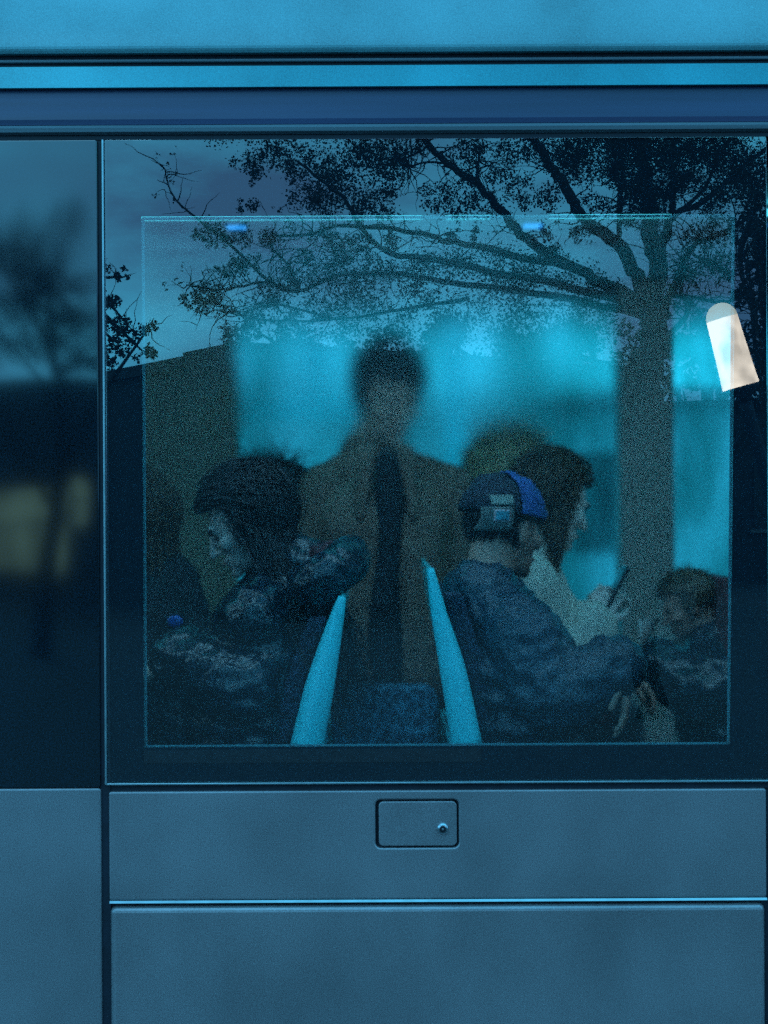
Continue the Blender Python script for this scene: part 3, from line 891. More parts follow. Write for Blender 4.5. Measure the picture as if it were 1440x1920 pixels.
def frame(f, roll=0.0):
    """3x3 matrix with columns side, forward, up for a facing direction"""
    f = Vector(f).normalized()
    s = f.cross(Vector((0, 0, 1))).normalized()
    u = s.cross(f)
    m = Matrix((s, f, u)).transposed()
    return m @ Matrix.Rotation(roll, 3, 'Y')

def add_head(bm, c, R, k=1.0):
    T = lambda x, y, z: Vector(c) + R @ (Vector((x, y, z)) * k)
    def ball(x, y, z, rx, ry, rz): add_ball(bm, T(x, y, z), (rx * k, ry * k, rz * k), R)
    ball(0, -0.012, 0.035, 0.074, 0.094, 0.086)       # skull
    ball(0, 0.025, -0.005, 0.064, 0.066, 0.085)       # face
    ball(0, 0.040, -0.062, 0.048, 0.048, 0.046)       # jaw
    ball(0, 0.078, -0.092, 0.022, 0.016, 0.017)       # chin
    ball(0, 0.083, 0.030, 0.048, 0.012, 0.014)        # brow
    for i in range(5):                                 # nose
        t = i / 4
        ball(0, 0.088 + 0.026 * t, 0.022 - 0.050 * t, 0.009 + 0.005 * t, 0.011, 0.010)
    ball(-0.010, 0.096, -0.030, 0.009, 0.011, 0.008); ball(0.010, 0.096, -0.030, 0.009, 0.011, 0.008)
    ball(0, 0.087, -0.054, 0.023, 0.012, 0.008)       # upper lip
    ball(0, 0.085, -0.066, 0.019, 0.012, 0.008)
    for s in (-1, 1):
        ball(s * 0.040, 0.060, -0.018, 0.026, 0.026, 0.022)   # cheek
        ball(s * 0.075, -0.008, -0.008, 0.010, 0.020, 0.032)  # ear
    add_caps(bm, T(0, -0.028, -0.03), T(0, -0.045, -0.17), 0.056 * k, 0.060 * k)
    return T

def add_hand(bm, w, dirv, palm_n, curl=0.5, k=1.0):
    """palm and five fingers from the wrist; dirv = finger direction, palm_n = palm normal"""
    d = Vector(dirv).normalized(); n = Vector(palm_n); n = (n - d * n.dot(d)).normalized()
    s = d.cross(n)
    w = Vector(w)
    for i in range(5):
        t = i / 4
        for sx in (-0.028, -0.010, 0.010, 0.028):
            add_ball(bm, w + (d * (0.015 + 0.075 * t) + s * sx * (0.75 + 0.3 * t)) * k, 0.0135 * k, sub=1)
    lens = (0.066, 0.080, 0.074, 0.058)
    for j, sx in enumerate((-0.032, -0.011, 0.011, 0.031)):
        p = w + (d * 0.092 + s * sx) * k
        dd = (d + s * sx * 2.5).normalized()
        q = Quaternion(s, 0)
        ang = 0.0
        for seg in range(3):
            ang += curl * (0.55 + 0.25 * seg)
            v = dd * math.cos(ang) + n * math.sin(ang)
            p2 = p + v * lens[j] * (0.45, 0.31, 0.24)[seg] * k
            add_caps(bm, p, p2, (0.0098 - 0.0010 * seg) * k, (0.0092 - 0.0010 * seg) * k, steps=4)
            p = p2
    p = w + (d * 0.03 - s * 0.030) * k
    p1 = p + (d * 0.035 - s * 0.028 + n * 0.012) * k
    p2 = p1 + (d * 0.034 - s * 0.004 + n * 0.018) * k
    add_caps(bm, p, p1, 0.014 * k, 0.0115 * k, steps=5); add_caps(bm, p1, p2, 0.0112 * k, 0.0092 * k, steps=5)

def np_mesh(name, V, F, mat, parent, smooth):
    me = bpy.data.meshes.new(name)
    fill_mesh(me, V, F)
    return link(name, me, mat, parent, smooth)

def strands(name, roots, mat, parent, r0=0.0016, n=3):
    """thin tapering three-sided hairs through lists of points"""
    Vs, Fs, o = [], [], 0
    for pts in roots:
        p = np.array([q[:] for q in pts]); m = len(p)
        t = np.gradient(p, axis=0); t /= np.linalg.norm(t, axis=1)[:, None] + 1e-9
        ref = np.array((0.31, 0.83, 0.47))
        u = np.cross(t, ref); u /= np.linalg.norm(u, axis=1)[:, None] + 1e-9
        w = np.cross(t, u)
        r = r0 * (1 - 0.75 * np.arange(m) / (m - 1))
        ring = [p + (u * math.cos(a) + w * math.sin(a)) * r[:, None] for a in (0, 2.094, 4.189)]
        Vs.append(np.stack(ring, 1).reshape(-1, 3))
        i = np.arange(m - 1)[:, None] * 3; k = np.arange(3)[None]; k2 = (k + 1) % 3
        Fs.append((np.stack([i + k, i + k2, i + 3 + k2, i + 3 + k], -1) + o).reshape(-1, 4)); o += m * 3
    return np_mesh(name, np.concatenate(Vs), np.concatenate(Fs), mat, parent, True)

def scalp_dirs(n, face_y=0.35, low=-0.35, high=2.0):
    out = []
    while len(out) < n:
        v = Vector(rng.normal(size=3)).normalized()
        if v.y > face_y and v.z < 0.42: continue
        if v.z < low or v.z > high: continue
        out.append(v)
    return out

def hair_long(T, R, k, mat, parent, n=1500, length=0.34, puff=0.012, spread=0.02, face_y=0.25, behind=0.0, name='hair'):
    """hair that follows the skull then hangs"""
    ax = Vector((0.076, 0.098, 0.090))
    cen = Vector((0, -0.012, 0.035))
    res = []
    Ri = R.inverted()
    g = Ri @ Vector((0, 0, -1))
    for v in scalp_dirs(n, face_y, -0.5):
        off = 1 + (puff + rng.normal() * 0.006 + abs(rng.normal()) * 0.006) / 0.085
        p = Vector((v.x * ax.x, v.y * ax.y, v.z * ax.z)) * off
        pts = [Vector(p) * 0.97, Vector(p)]
        L = length * (0.75 + 0.35 * rng.random())
        step = 0.03
        side = Vector((v.x, -0.3 - behind, 0)).normalized()
        wob = Vector(rng.normal(size=3)) * 0.0022
        while L > 0:
            q = Vector((p.x / ax.x, p.y / ax.y, p.z / ax.z))
            nn = Vector((q.x / ax.x, q.y / ax.y, q.z / ax.z)).normalized()
            if q.length < off * 1.08 and q.dot(Vector((g.x / ax.x, g.y / ax.y, g.z / ax.z)).normalized()) < 0.45:
                t = g + Vector((0, -1.7, 0)) * max(0, v.y + 0.35) + side * 0.25
                t = (t - nn * t.dot(nn))
                t = t.normalized() if t.length > 1e-4 else side
                p = p + t * step
                q = Vector((p.x / ax.x, p.y / ax.y, p.z / ax.z))
                p = p * (off / q.length) if q.length > 0 else p
            else:
                p = p + (g + side * spread * 3).normalized() * step + wob
            if p.z < 0.075 and p.y > 0.036:
                p.y = 0.036 - 0.006 * rng.random()
            pts.append(Vector(p)); L -= step
        res.append([T(*(cen + x)) for x in pts])
    o = strands(name, res, mat, parent, r0=0.0022 * k)
    bm = bmesh.new()
    gg = bmesh.ops.create_icosphere(bm, subdivisions=4, radius=1.0)
    kill = [v for v in bm.verts if (v.co.y > face_y and v.co.z < 0.40) or v.co.z < -0.62]
    bmesh.ops.delete(bm, geom=kill, context='VERTS')
    for v in bm.verts:
        u = v.co.copy()
        f = 1 + (puff + 0.004 * noise.noise(u * 7)) / 0.085
        v.co = T(*(cen + Vector((u.x * ax.x, u.y * ax.y, u.z * ax.z)) * f))
    from_bm('hair_cap', bm, mat, o, smooth=True)
    return o

def hair_short(T, R, k, mat, parent, n=1700, length=0.06, name='hair', low=-0.35, face_y=0.42, puff=0.01, high=2.0):
    ax = Vector((0.076, 0.098, 0.090)); cen = Vector((0, -0.012, 0.035))
    res = []
    for v in scalp_dirs(n, face_y, low, high):
        p = Vector((v.x * ax.x, v.y * ax.y, v.z * ax.z)) * (1 + puff / 0.085)
        up = max(0.0, v.z)
        L = length * (0.45 + 0.75 * up) * (0.6 + 0.6 * rng.random())
        d = (v * 0.7 + Vector((0.25, 0.35, 0.15)) * up + Vector(rng.normal(size=3)) * 0.42 + Vector((0, 0, -0.5)) * (1 - up)).normalized()
        pts = [p * 0.96]
        for i in range(4):
            d = (d + Vector((0, 0, -0.22)) + Vector(rng.normal(size=3)) * 0.12).normalized()
            pts.append(pts[-1] + d * L / 4)
        res.append([T(*(cen + x)) for x in pts])
    o = strands(name, res, mat, parent, r0=0.0018 * k)
    bm = bmesh.new()
    bmesh.ops.create_icosphere(bm, subdivisions=4, radius=1.0)
    kill = [v for v in bm.verts if (v.co.y > face_y and v.co.z < 0.42) or v.co.z < low]
    bmesh.ops.delete(bm, geom=kill, context='VERTS')
    for v in bm.verts:
        u = v.co.copy()
        f = 1 + (puff + 0.006 + 0.006 * noise.noise(u * 6)) / 0.085
        v.co = T(*(cen + Vector((u.x * ax.x, u.y * ax.y, u.z * ax.z)) * f))
    from_bm('hair_cap', bm, mat, o, smooth=True)
    return o

def face_bits(T, R, k, parent):
    for s in (-1, 1):
        bm = Blob(); add_ball(bm, T(s * 0.031, 0.0815, 0.004), (0.012 * k, 0.006 * k, 0.0032 * k), R)
        from_bm('eye', bm, M['eye'], parent, smooth=True)
        bm = Blob()
        for i in range(7):
            t = i / 6
            add_ball(bm, T(s * (0.016 + 0.032 * t), 0.094 - 0.012 * t * t, 0.024 + 0.006 * math.sin(t * 2.6)), 0.0042 * k, sub=1)
        from_bm('eyebrow', bm, M['hairdark'], parent, smooth=True)
    bm = Blob(); add_ball(bm, T(0, 0.0965, -0.060), (0.019 * k, 0.005 * k, 0.0055 * k), R)
    from_bm('lips', bm, M['lips'], parent, smooth=True)

def figure(label, base, head, face, arms, pelvis, legs, skin, group=None, lean=None, k=1.0, voxel=0.007, hands=True, pitch=0.0, shoulder_w=0.185, head_yaw=0.0, roll=0.0):
    """one continuous body; returns everything needed to dress it.
    arms = [(shoulder, elbow, wrist, finger_dir, palm_normal, curl)], legs = [(hip, knee, ankle, toe_dir)]"""
    root = empty('person', base, label, 'person', group)
    f = Vector(face).normalized()
    R = Matrix.Rotation(head_yaw, 3, 'Z') @ frame(f) @ Matrix.Rotation(-pitch, 3, 'X') @ Matrix.Rotation(roll, 3, 'Y')
    head = Vector(head); pelvis = Vector(pelvis)
    bm = Blob()
    T = add_head(bm, head, R, k)
    neck = T(0, -0.05, -0.17)
    sh = [Vector(a[0]) for a in arms]
    chest = (sh[0] + sh[1]) / 2 + Vector((0, 0, -0.10 * k))
    belly = pelvis.lerp(chest, 0.5)
    add_caps(bm, neck, chest, 0.065 * k, 0.11 * k)
    ax = (sh[0] - sh[1]).normalized()
    for s in (-1, 1):
        add_caps(bm, chest + ax * s * 0.06 * k, belly + ax * s * 0.05 * k, 0.105 * k, 0.10 * k)
        add_caps(bm, belly + ax * s * 0.05 * k, pelvis + ax * s * 0.07 * k, 0.10 * k, 0.11 * k)
    for a in arms:
        S, E, Wr = Vector(a[0]), Vector(a[1]), Vector(a[2])
        add_caps(bm, neck + Vector((0, 0, -0.04 * k)), S, 0.055 * k, 0.046 * k)
        add_caps(bm, S, E, 0.046 * k, 0.040 * k)
        add_caps(bm, E, Wr, 0.041 * k, 0.026 * k)
        if hands: add_hand(bm, Wr, a[3], a[4], a[5], k)
    for l in legs:
        H, K, A = Vector(l[0]), Vector(l[1]), Vector(l[2])
        add_caps(bm, H, K, 0.085 * k, 0.056 * k)
        add_caps(bm, K, A, 0.055 * k, 0.036 * k)
        toe = A + Vector(l[3]).normalized() * 0.15 * k + Vector((0, 0, -0.045 * k))
        add_caps(bm, A + Vector((0, 0, -0.03 * k)), toe, 0.038 * k, 0.028 * k)
    body = remeshed('body', bm, voxel, skin, root, smooth_it=2)
    return dict(root=root, T=T, R=R, chest=chest, belly=belly, pelvis=pelvis, sh=sh, arms=arms, legs=legs, k=k, ax=ax, neck=neck, head=head, f=f, body=body)

def jacket(fig, mat, thick=0.03, puff=0.0, ring=0.055, voxel=0.008, wrinkle=(0.006, 14, (1, 1, 1)), collar=True, front_open=None, name='jacket', sm=3):
    k = fig['k']; bm = Blob()
    ax, ch, be, pe = fig['ax'], fig['chest'], fig['belly'], fig['pelvis']
    t = thick
    for s in (-1, 1):
        add_caps(bm, ch + ax * s * 0.065 * k, be + ax * s * 0.06 * k, 0.108 * k + t, 0.108 * k + t)
        add_caps(bm, be + ax * s * 0.06 * k, pe + ax * s * 0.075 * k, 0.108 * k + t, 0.118 * k + t)
    if collar:
        add_caps(bm, fig['neck'] + Vector((0, 0, 0.00)), ch, 0.072 * k + t * 0.6, 0.11 * k + t)
    for a in fig['arms']:
        S, E, Wr = Vector(a[0]), Vector(a[1]), Vector(a[2])
        add_caps(bm, fig['neck'] + Vector((0, 0, -0.035 * k)), S, 0.062 * k + t * 0.6, 0.050 * k + t * 0.7)
        for (p, q, ra, rb) in ((S, E, 0.052, 0.050), (E, E.lerp(Wr, 0.90), 0.050, 0.036)):
            d = (q - p).length
            n = max(3, int(d / 0.012))
            for i in range(n + 1):
                u = i / n
                r = (ra + (rb - ra) * u) * k + t * 0.8
                r += puff * (abs(math.sin(math.pi * u * d / ring)) - 0.55)
                add_ball(bm, p.lerp(q, u), r, sub=2)
    if puff > 0:
        L = (ch - pe).length
        n = int(L / ring)
        for i in range(n + 1):
            c = ch.lerp(pe, i / max(n, 1))
            for s in (-1, 1):
                add_ball(bm, c + ax * s * 0.062 * k, (0.110 * k + t + puff, 0.110 * k + t + puff, ring * 0.62), sub=2)
    return remeshed(name, bm, voxel, mat, fig['root'], smooth_it=sm, wrinkle=wrinkle)

def trousers(fig, mat, t=0.014):
    k = fig['k']; bm = Blob()
    for s in (-1, 1):
        add_ball(bm, fig['pelvis'] + fig['ax'] * s * 0.07 * k, 0.112 * k + t)
    for l in fig['legs']:
        H, K, A = Vector(l[0]), Vector(l[1]), Vector(l[2])
        add_caps(bm, fig['pelvis'], H, 0.10 * k, 0.088 * k + t)
        add_caps(bm, H, K, 0.087 * k + t, 0.060 * k + t)
        add_caps(bm, K, A + (K - A).normalized() * 0.05, 0.060 * k + t, 0.046 * k + t)
    return remeshed('trousers', bm, 0.011, mat, fig['root'], smooth_it=2, wrinkle=(0.004, 16, (1, 1, 0.6)))

def shoes(fig, mat):
    for l in fig['legs']:
        A = Vector(l[2]); k = fig['k']
        d = Vector(l[3]).normalized()
        bm = Blob()
        add_caps(bm, A + Vector((0, 0, -0.03 * k)), A + d * 0.16 * k + Vector((0, 0, -0.043 * k)), 0.046 * k, 0.036 * k)
        add_caps(bm, A + Vector((0, 0, 0.02)), A + Vector((0, 0, -0.03)), 0.044 * k, 0.046 * k)
        remeshed('shoe', bm, 0.009, mat, fig['root'], smooth_it=1)

FLOOR = 0.35
def seated(label, px, py, y, sgn, skin, pitch=0.25, k=1.0, wrists=None, elbows=None, yaw=0.0, hands=True, voxel=0.007, lean=0.03, curls=(0.5, 0.5), hdirs=None, sit=0.70, head_yaw=0.0, neck_back=0.08):
    """sits along the bus, facing sgn*x; (px,py) = middle of the head in the photo"""
    h = P(px, py, y)
    f = Vector((sgn * math.cos(yaw), -math.sin(yaw), 0))
    r = Vector((f.y, -f.x, 0))
    shc = h - f * neck_back + Vector((0, 0, -0.225 * k))
    pel = shc - f * lean + Vector((0, 0, -(sit - 0.225) * k))
    sh = [shc + r * 0.165 * k + Vector((0, 0, 0.0)), shc - r * 0.165 * k]
    arms = []
    for i in range(2):
        E = Vector(elbows[i]) if elbows else sh[i] + f * 0.10 + Vector((0, 0, -0.26 * k)) + r * (0.05 if i == 0 else -0.05)
        Wr = Vector(wrists[i]) if wrists else E + f * 0.22 + Vector((0, 0, 0.02)) - r * (0.06 if i == 0 else -0.06)
        hd = hdirs[i] if hdirs else (f, Vector((0, 0, -1)))
        arms.append((sh[i], E, Wr, hd[0], hd[1], curls[i]))
    legs = []
    for i, s in enumerate((1, -1)):
        H = pel + r * s * 0.09 * k + Vector((0, 0, -0.02))
        K = H + f * 0.42 * k + Vector((0, 0, 0.02))
        A = K + f * 0.03; A.z = FLOOR + 0.075
        legs.append((H, K, A, f))
    fig = figure(label, (pel.x, y, FLOOR), h, f, arms, pel, legs, skin, k=k, pitch=pitch, voxel=voxel, hands=hands, head_yaw=head_yaw)
    trousers(fig, M['trouser']); shoes(fig, M['shirt'])
    return fig

# standing man in the aisle
y = 1.22
mk = (CD + y) / CD / 1000
h = P(728, 748, y)
f = Vector((0.42, -0.9, 0)).normalized()
shc = P(722, 893, y)
sh = [shc + Vector((-0.158, 0.0, -0.035)), shc + Vector((0.158, 0.0, -0.035))]
pel = Vector((shc.x, y, 1.27))
arms = [(sh[0], sh[0] + Vector((-0.055, 0.01, -0.29)), sh[0] + Vector((-0.035, -0.10, -0.52)), (0.05, -0.25, -1), (1, 0, 0), 0.35),
        (sh[1], sh[1] + Vector((0.055, 0.01, -0.29)), sh[1] + Vector((0.035, -0.10, -0.52)), (-0.05, -0.25, -1), (-1, 0, 0), 0.35)]
legs = [(pel + Vector((s * 0.09, 0, -0.03)), pel + Vector((s * 0.10, -0.02, -0.47)), Vector((pel.x + s * 0.10, y, FLOOR + 0.075)), (s * 0.2, -1, 0)) for s in (-1, 1)]
man = figure('person in an open olive jacket standing in the aisle between the seats', (pel.x, y, FLOOR), h, f, arms, pel, legs, M['skin'], pitch=0.35)
face_bits(man['T'], man['R'], 1.0, man['root'])
hair_short(man['T'], man['R'], 1.0, M['hairdark'], man['root'], n=2600, length=0.05, puff=0.010, low=-0.62, face_y=0.36)
trousers(man, M['trouser']); shoes(man, M['shirt'])
jk = jacket(man, M['jolive'], thick=0.022, wrinkle=(0.007, 9, (1, 1, 0.5)))
# dark shirt front showing in the opening of the jacket
bm = Blob()
for i in range(30):
    t = i / 29
    c = P(726 + 5 * math.sin(t * 9), 868 + 560 * t, y)
    add_ball(bm, (c.x, y - 0.117 - 0.014 * math.sin(t * 3), c.z), (0.030 + 0.020 * t + 0.006 * math.sin(t * 14), 0.028, 0.035), sub=2)
remeshed('shirt_front', bm, 0.008, M['shirt'], man['root'], smooth_it=3)
for s in (-1, 1):                                   # lapels folded back
    bm = Blob()
    for i in range(9):
        t = i / 8
        c = P(725 + s * (34 + 14 * t), 852 + 110 * t, y)
        add_ball(bm, (c.x, y - 0.100 - 0.030 * t, c.z), (0.028 * (1 - 0.55 * t), 0.014, 0.03), sub=2)
    remeshed('lapel', bm, 0.007, M['jolive'], man['root'], smooth_it=2)

# woman on the left, head bent, looking left
yl = 0.46
wl_ = [P(322, 1232, 0.34), P(330, 1215, 0.62)]
el_ = [P(452, 1290, 0.28), P(455, 1285, 0.70)]
woman = seated('person with long dark hair and a glossy navy hooded coat looking down', 464, 982, yl, -1, M['skinpale'], pitch=0.50, voxel=0.005, k=0.86, neck_back=0.02, lean=-0.05, sit=0.80,
               wrists=wl_[::1], elbows=el_[::1], curls=(0.7, 0.7), hdirs=[((-0.8, 0.2, -0.5), (0, 0.3, -1)), ((-0.8, -0.2, -0.5), (0, -0.3, -1))])
# order of arms: right hand of a person facing -x is at +y side; keep near/far consistent
face_bits(woman['T'], woman['R'], 0.86, woman['root'])
hair_long(woman['T'], woman['R'], 0.86, M['hairdark'], woman['root'], n=3200, length=0.50, puff=0.016, face_y=0.42, behind=1.2, spread=0.14)
jacket(woman, M['jnavy'], thick=0.030, puff=0.010, ring=0.060, wrinkle=(0.010, 17, (1.0, 0.6, 1.5)), voxel=0.008)
# big fallen hood behind the neck
bm = Blob()
hc = P(590, 1072, yl)
for i in range(26):
    a = math.pi * 2 * i / 26
    c = hc + Vector((0.055 * math.cos(a) + 0.02, 0.13 * math.sin(a), 0.062 * math.cos(a) * 0.6 - 0.01))
    add_ball(bm, c, (0.042, 0.05, 0.050), sub=2)
hood = remeshed('hood', bm, 0.007, M['jnavy'], woman['root'], smooth_it=3, wrinkle=(0.006, 24, (1, 1, 1)))
bm = Blob()
add_ball(bm, hc + Vector((0.03, 0, 0.018)), (0.060, 0.10, 0.045), sub=3)
remeshed('hood_lining', bm, 0.007, M['hoodred'], hood, smooth_it=2, wrinkle=(0.006, 30, (1, 1, 1)))

# person in the cap on the right, looking right
yr = 0.46
capped = seated('person in a blue and black cap and dark blue padded jacket', 945, 995, yr, 1, M['skinwarm'], pitch=0.15, voxel=0.006, neck_back=-0.02, lean=0.0, k=0.90, head_yaw=0.72, sit=0.76,
                wrists=[P(1162, 1245, 0.28), P(1150, 1250, 0.66)], elbows=[P(1030, 1318, 0.27), P(1040, 1305, 0.72)], curls=(0.35, 0.6),
                hdirs=[((0.10, -0.1, -1.0), (-1, 0.2, 0)), ((0.7, 0, -0.5), (0, 0, -1))])
face_bits(capped['T'], capped['R'], 1.0, capped['root'])
hair_short(capped['T'], capped['R'], 0.90, M['hairdark'], capped['root'], n=1600, length=0.06, low=-0.80, face_y=0.15, high=-0.05, puff=-0.006)
jacket(capped, M['jpuff'], thick=0.034, puff=0.014, ring=0.055, wrinkle=(0.007, 19, (1.3, 0.6, 1.0)), voxel=0.008)
T, R = capped['T'], capped['R']
def cap_shell(nm, mat, keep, grow, par):
    bm = bmesh.new()
    bmesh.ops.create_icosphere(bm, subdivisions=5, radius=1.0)
    bmesh.ops.delete(bm, geom=[v for v in bm.verts if not keep(v.co)], context='VERTS')
    for v in bm.verts:
        u = v.co.copy()
        sl = 0.006 * noise.noise(u * 3.1) + 0.0035 * noise.noise(u * 9.0)
        v.co = T(u.x * (0.086 + grow + sl), -0.012 + u.y * (0.110 + grow + sl), 0.040 + u.z * (0.092 + grow + sl))
    o = from_bm(nm, bm, mat, par, smooth=True)
    sm = o.modifiers.new('thickness', 'SOLIDIFY'); sm.thickness = 0.003
    return o
cap = cap_shell('cap', M['capdark'], lambda u: u.z > -0.10 and u.y < -0.20, 0.004, capped['root'])
cap_shell('cap_front', M['capblue'], lambda u: u.z > -0.10 and u.y >= -0.24, 0.0075, cap)
def side_patch(nm, mat, px0, py0, px1, py1, grow, par):
    """cloth patch wrapped onto the camera-side of the cap; given by its corners"""
    bm = bmesh.new(); n = 10
    Ri = R.inverted()
    vv = []
    for i in range(n + 1):
        for j in range(n + 1):
            q = P(px0 + (px1 - px0) * i / n, py0 + (py1 - py0) * j / n, yr - 0.09)
            l = Ri @ (q - capped['head'])
            ey, ez = (l.y + 0.012) / (0.110 + grow), (l.z - 0.040) / (0.096 + grow)
            ex = math.sqrt(max(0.02, 1 - ey * ey - ez * ez))
            vv.append(bm.verts.new(T(ex * (0.086 + grow), l.y, l.z)))
    for i in range(n):
        for j in range(n):
            bm.faces.new((vv[i * (n + 1) + j], vv[(i + 1) * (n + 1) + j], vv[(i + 1) * (n + 1) + j + 1], vv[i * (n + 1) + j + 1]))
    o = from_bm(nm, bm, mat, par, smooth=True)
    o.modifiers.new('thickness', 'SOLIDIFY').thickness = 0.0006
    return o
side_patch('patch', M['patchlight'], 903, 922, 958, 942, 0.010, cap)
pp = side_patch('patch', M['patch'], 884, 946, 956, 996, 0.010, cap)
side_patch('emblem_border', M['pink'], 906, 952, 944, 977, 0.0112, pp)
side_patch('emblem', M['teal'], 909, 955, 941, 974, 0.0124, pp)

# woman in the cream coat behind
yc = 0.92
cream = seated('person with brown hair in a cream coat holding a phone', 1036, 948, yc, 1, M['skinpale'], pitch=0.35, k=0.90, head_yaw=0.4, sit=0.76,
               wrists=[P(1108, 1170, 0.82), P(1112, 1168, 1.02)], elbows=[P(1030, 1262, 0.76), P(1035, 1262, 1.10)], curls=(0.8, 0.8),
               hdirs=[((0.5, 0.4, 0.7), (0.3, 0.8, 0.2)), ((0.5, -0.4, 0.7), (0.3, -0.8, 0.2))])
face_bits(cream['T'], cream['R'], 0.90, cream['root'])
hair_long(cream['T'], cream['R'], 0.90, M['hairbrown'], cream['root'], n=2200, length=0.20, puff=0.012, face_y=0.38, behind=0.4)
jacket(cream, M['cream'], thick=0.040, puff=0.0, wrinkle=(0.008, 13, (1, 1, 0.6)))
a = P(1146, 1118, 0.86)
bm = bmesh.new(); box_bm(bm, (-0.005, -0.038, -0.078), (0.005, 0.038, 0.078), 0.004, 3)
bmesh.ops.transform(bm, verts=bm.verts, matrix=Matrix.Translation(a) @ Matrix.Rotation(math.radians(28), 4, 'Y'))
tag(from_bm('phone', bm, M['phone'], None), 'black phone held up by the person in the cream coat', 'phone')

# small passenger by the pillar, facing left, with a sheet of paper
ys = 0.98
small = seated('small person in a dark coat sitting on the red seat', 1290, 1140, ys, -1, M['skinwarm'], pitch=0.4, k=0.66, hands=True,
               wrists=[P(1225, 1235, 1.08), P(1222, 1238, 0.88)], elbows=[P(1290, 1300, 1.16), P(1290, 1300, 0.82)], sit=0.66)
hair_short(small['T'], small['R'], 0.66, M['hairbrown'], small['root'], n=900, length=0.04, low=-0.4)
jacket(small, M['jnavy'], thick=0.04, wrinkle=(0.010, 12, (1, 1, 1)), voxel=0.009)
a = P(1218, 1205, 0.96)
bm = bmesh.new()
n = 8
vv = [[bm.verts.new(a + Vector((-0.035 + 0.07 * (i / n) * (j / n), -0.05 + 0.10 * i / n + 0.01 * math.sin(j), 0.055 - 0.11 * (1 - j / n)))) for j in range(n + 1)] for i in range(n + 1)]
for i in range(n):
    for j in range(n):
        bm.faces.new((vv[i][j], vv[i + 1][j], vv[i + 1][j + 1], vv[i][j + 1]))
pap = from_bm('paper_sheet', bm, M['paper'], None, smooth=True)
pap.modifiers.new('thickness', 'SOLIDIFY').thickness = 0.001
tag(pap, 'white paper sheet held in the lap of the small passenger', 'paper')

# passengers further back
back = seated('person with dark fuzzy hair behind the glossy navy coat', 505, 972, 1.35, -1, M['skin'], pitch=0.2, hands=True, voxel=0.009)
hair_short(back['T'], back['R'], 1.0, M['hairdark'], back['root'], n=1500, length=0.08, puff=0.03, low=-0.8, face_y=0.35)
jacket(back, M['shirt'], thick=0.04, wrinkle=(0.010, 9, (1, 1, 1)), voxel=0.010)
edge = seated('person with straggly brown hair at the left end of the window', 238, 985, 1.05, -1, M['skin'], pitch=0.2, hands=True, voxel=0.009)
hair_long(edge['T'], edge['R'], 1.0, M['hairbrown'], edge['root'], n=900, length=0.30, puff=0.015, behind=0.5)
jacket(edge, M['shirt'], thick=0.04, wrinkle=(0.010, 9, (1, 1, 1)), voxel=0.010)
blond = seated('person with blond brown hair beyond the cream coat', 952, 905, 1.75, 1, M['skin'], pitch=0.2, hands=True, voxel=0.009)
hair_short(blond['T'], blond['R'], 1.0, M['hairblond'], blond['root'], n=1300, length=0.08, puff=0.02, low=-0.75, face_y=0.3)
jacket(blond, M['jolive'], thick=0.03, wrinkle=(0.010, 9, (1, 1, 1)), voxel=0.010)
# red cloth in the capped person's lap
bm = Blob()
for i in range(12):
    t = i / 11
    c = P(1050 + 75 * t, 1345 - 18 * math.sin(t * 3), 0.33)
    add_ball(bm, c, (0.03, 0.05, 0.022), sub=2)
rc = remeshed('red_cloth', bm, 0.007, M['redcloth'], None, smooth_it=2, wrinkle=(0.006, 25, (1, 1, 1)))
tag(rc, 'crumpled dark red cloth beside the hand of the capped passenger', 'cloth')
# bag in the lap of the woman
bg = empty('handbag', P(318, 1330, 0.46), 'dark handbag with a blue tag in the lap under the bent head', 'bag')
bm = bmesh.new(); c = P(318, 1320, 0.46)
box_bm(bm, c - Vector((0.06, 0.13, 0.10)), c + Vector((0.06, 0.13, 0.085)), 0.03, 4)
from_bm('bag_body', bm, M['jnavy'], bg, smooth=True)
tube('bag_handle', catmull([c + Vector((0, -0.08, 0.08)), c + Vector((0, -0.06, 0.14)), c + Vector((0, 0.06, 0.14)), c + Vector((0, 0.08, 0.08))], 5), 0.008, M['shirt'], bg)
bm = Blob(); add_ball(bm, P(327, 1163, 0.40), (0.018, 0.006, 0.014), sub=3)
tl = from_bm('blue_tag', bm, pm('tag_blue', (0.01, 0.10, 0.42), rough=0.4), bg, smooth=True)
tube('tag_cord', [P(327, 1163, 0.40), P(325, 1200, 0.42), c + Vector((0, -0.06, 0.10))], 0.003, M['shirt'], bg)

# ------------------------------------------------------------------ trees behind the camera, seen mirrored in the glass
def branch_set(root, lines, D, n=8, part='limb'):
    """lines = [([(px,py,dD)...], w0, w1)] widths in photo pixels"""
    V, F = [], []
    tips = []
    for pts, w0, w1 in lines:
        P3 = catmull([RFL(a, b, D + c) for a, b, c in pts], 5)
        kk = (CD + D) / CD / 1000 / 2
        m = len(P3)
        rad = [(w0 + (w1 - w0) * (i / (m - 1)) ** 0.6) * kk * 0.82 for i in range(m)]
        P3 = [p + Vector(rng.normal(size=3)) * rad[i] * 0.25 for i, p in enumerate(P3)]
        v, f = tube_pts(P3, rad, n)
        o = len(V); V += v; F += [tuple(q + o for q in ff) for ff in f]
        tips.append(P3)
    return V, F, tips

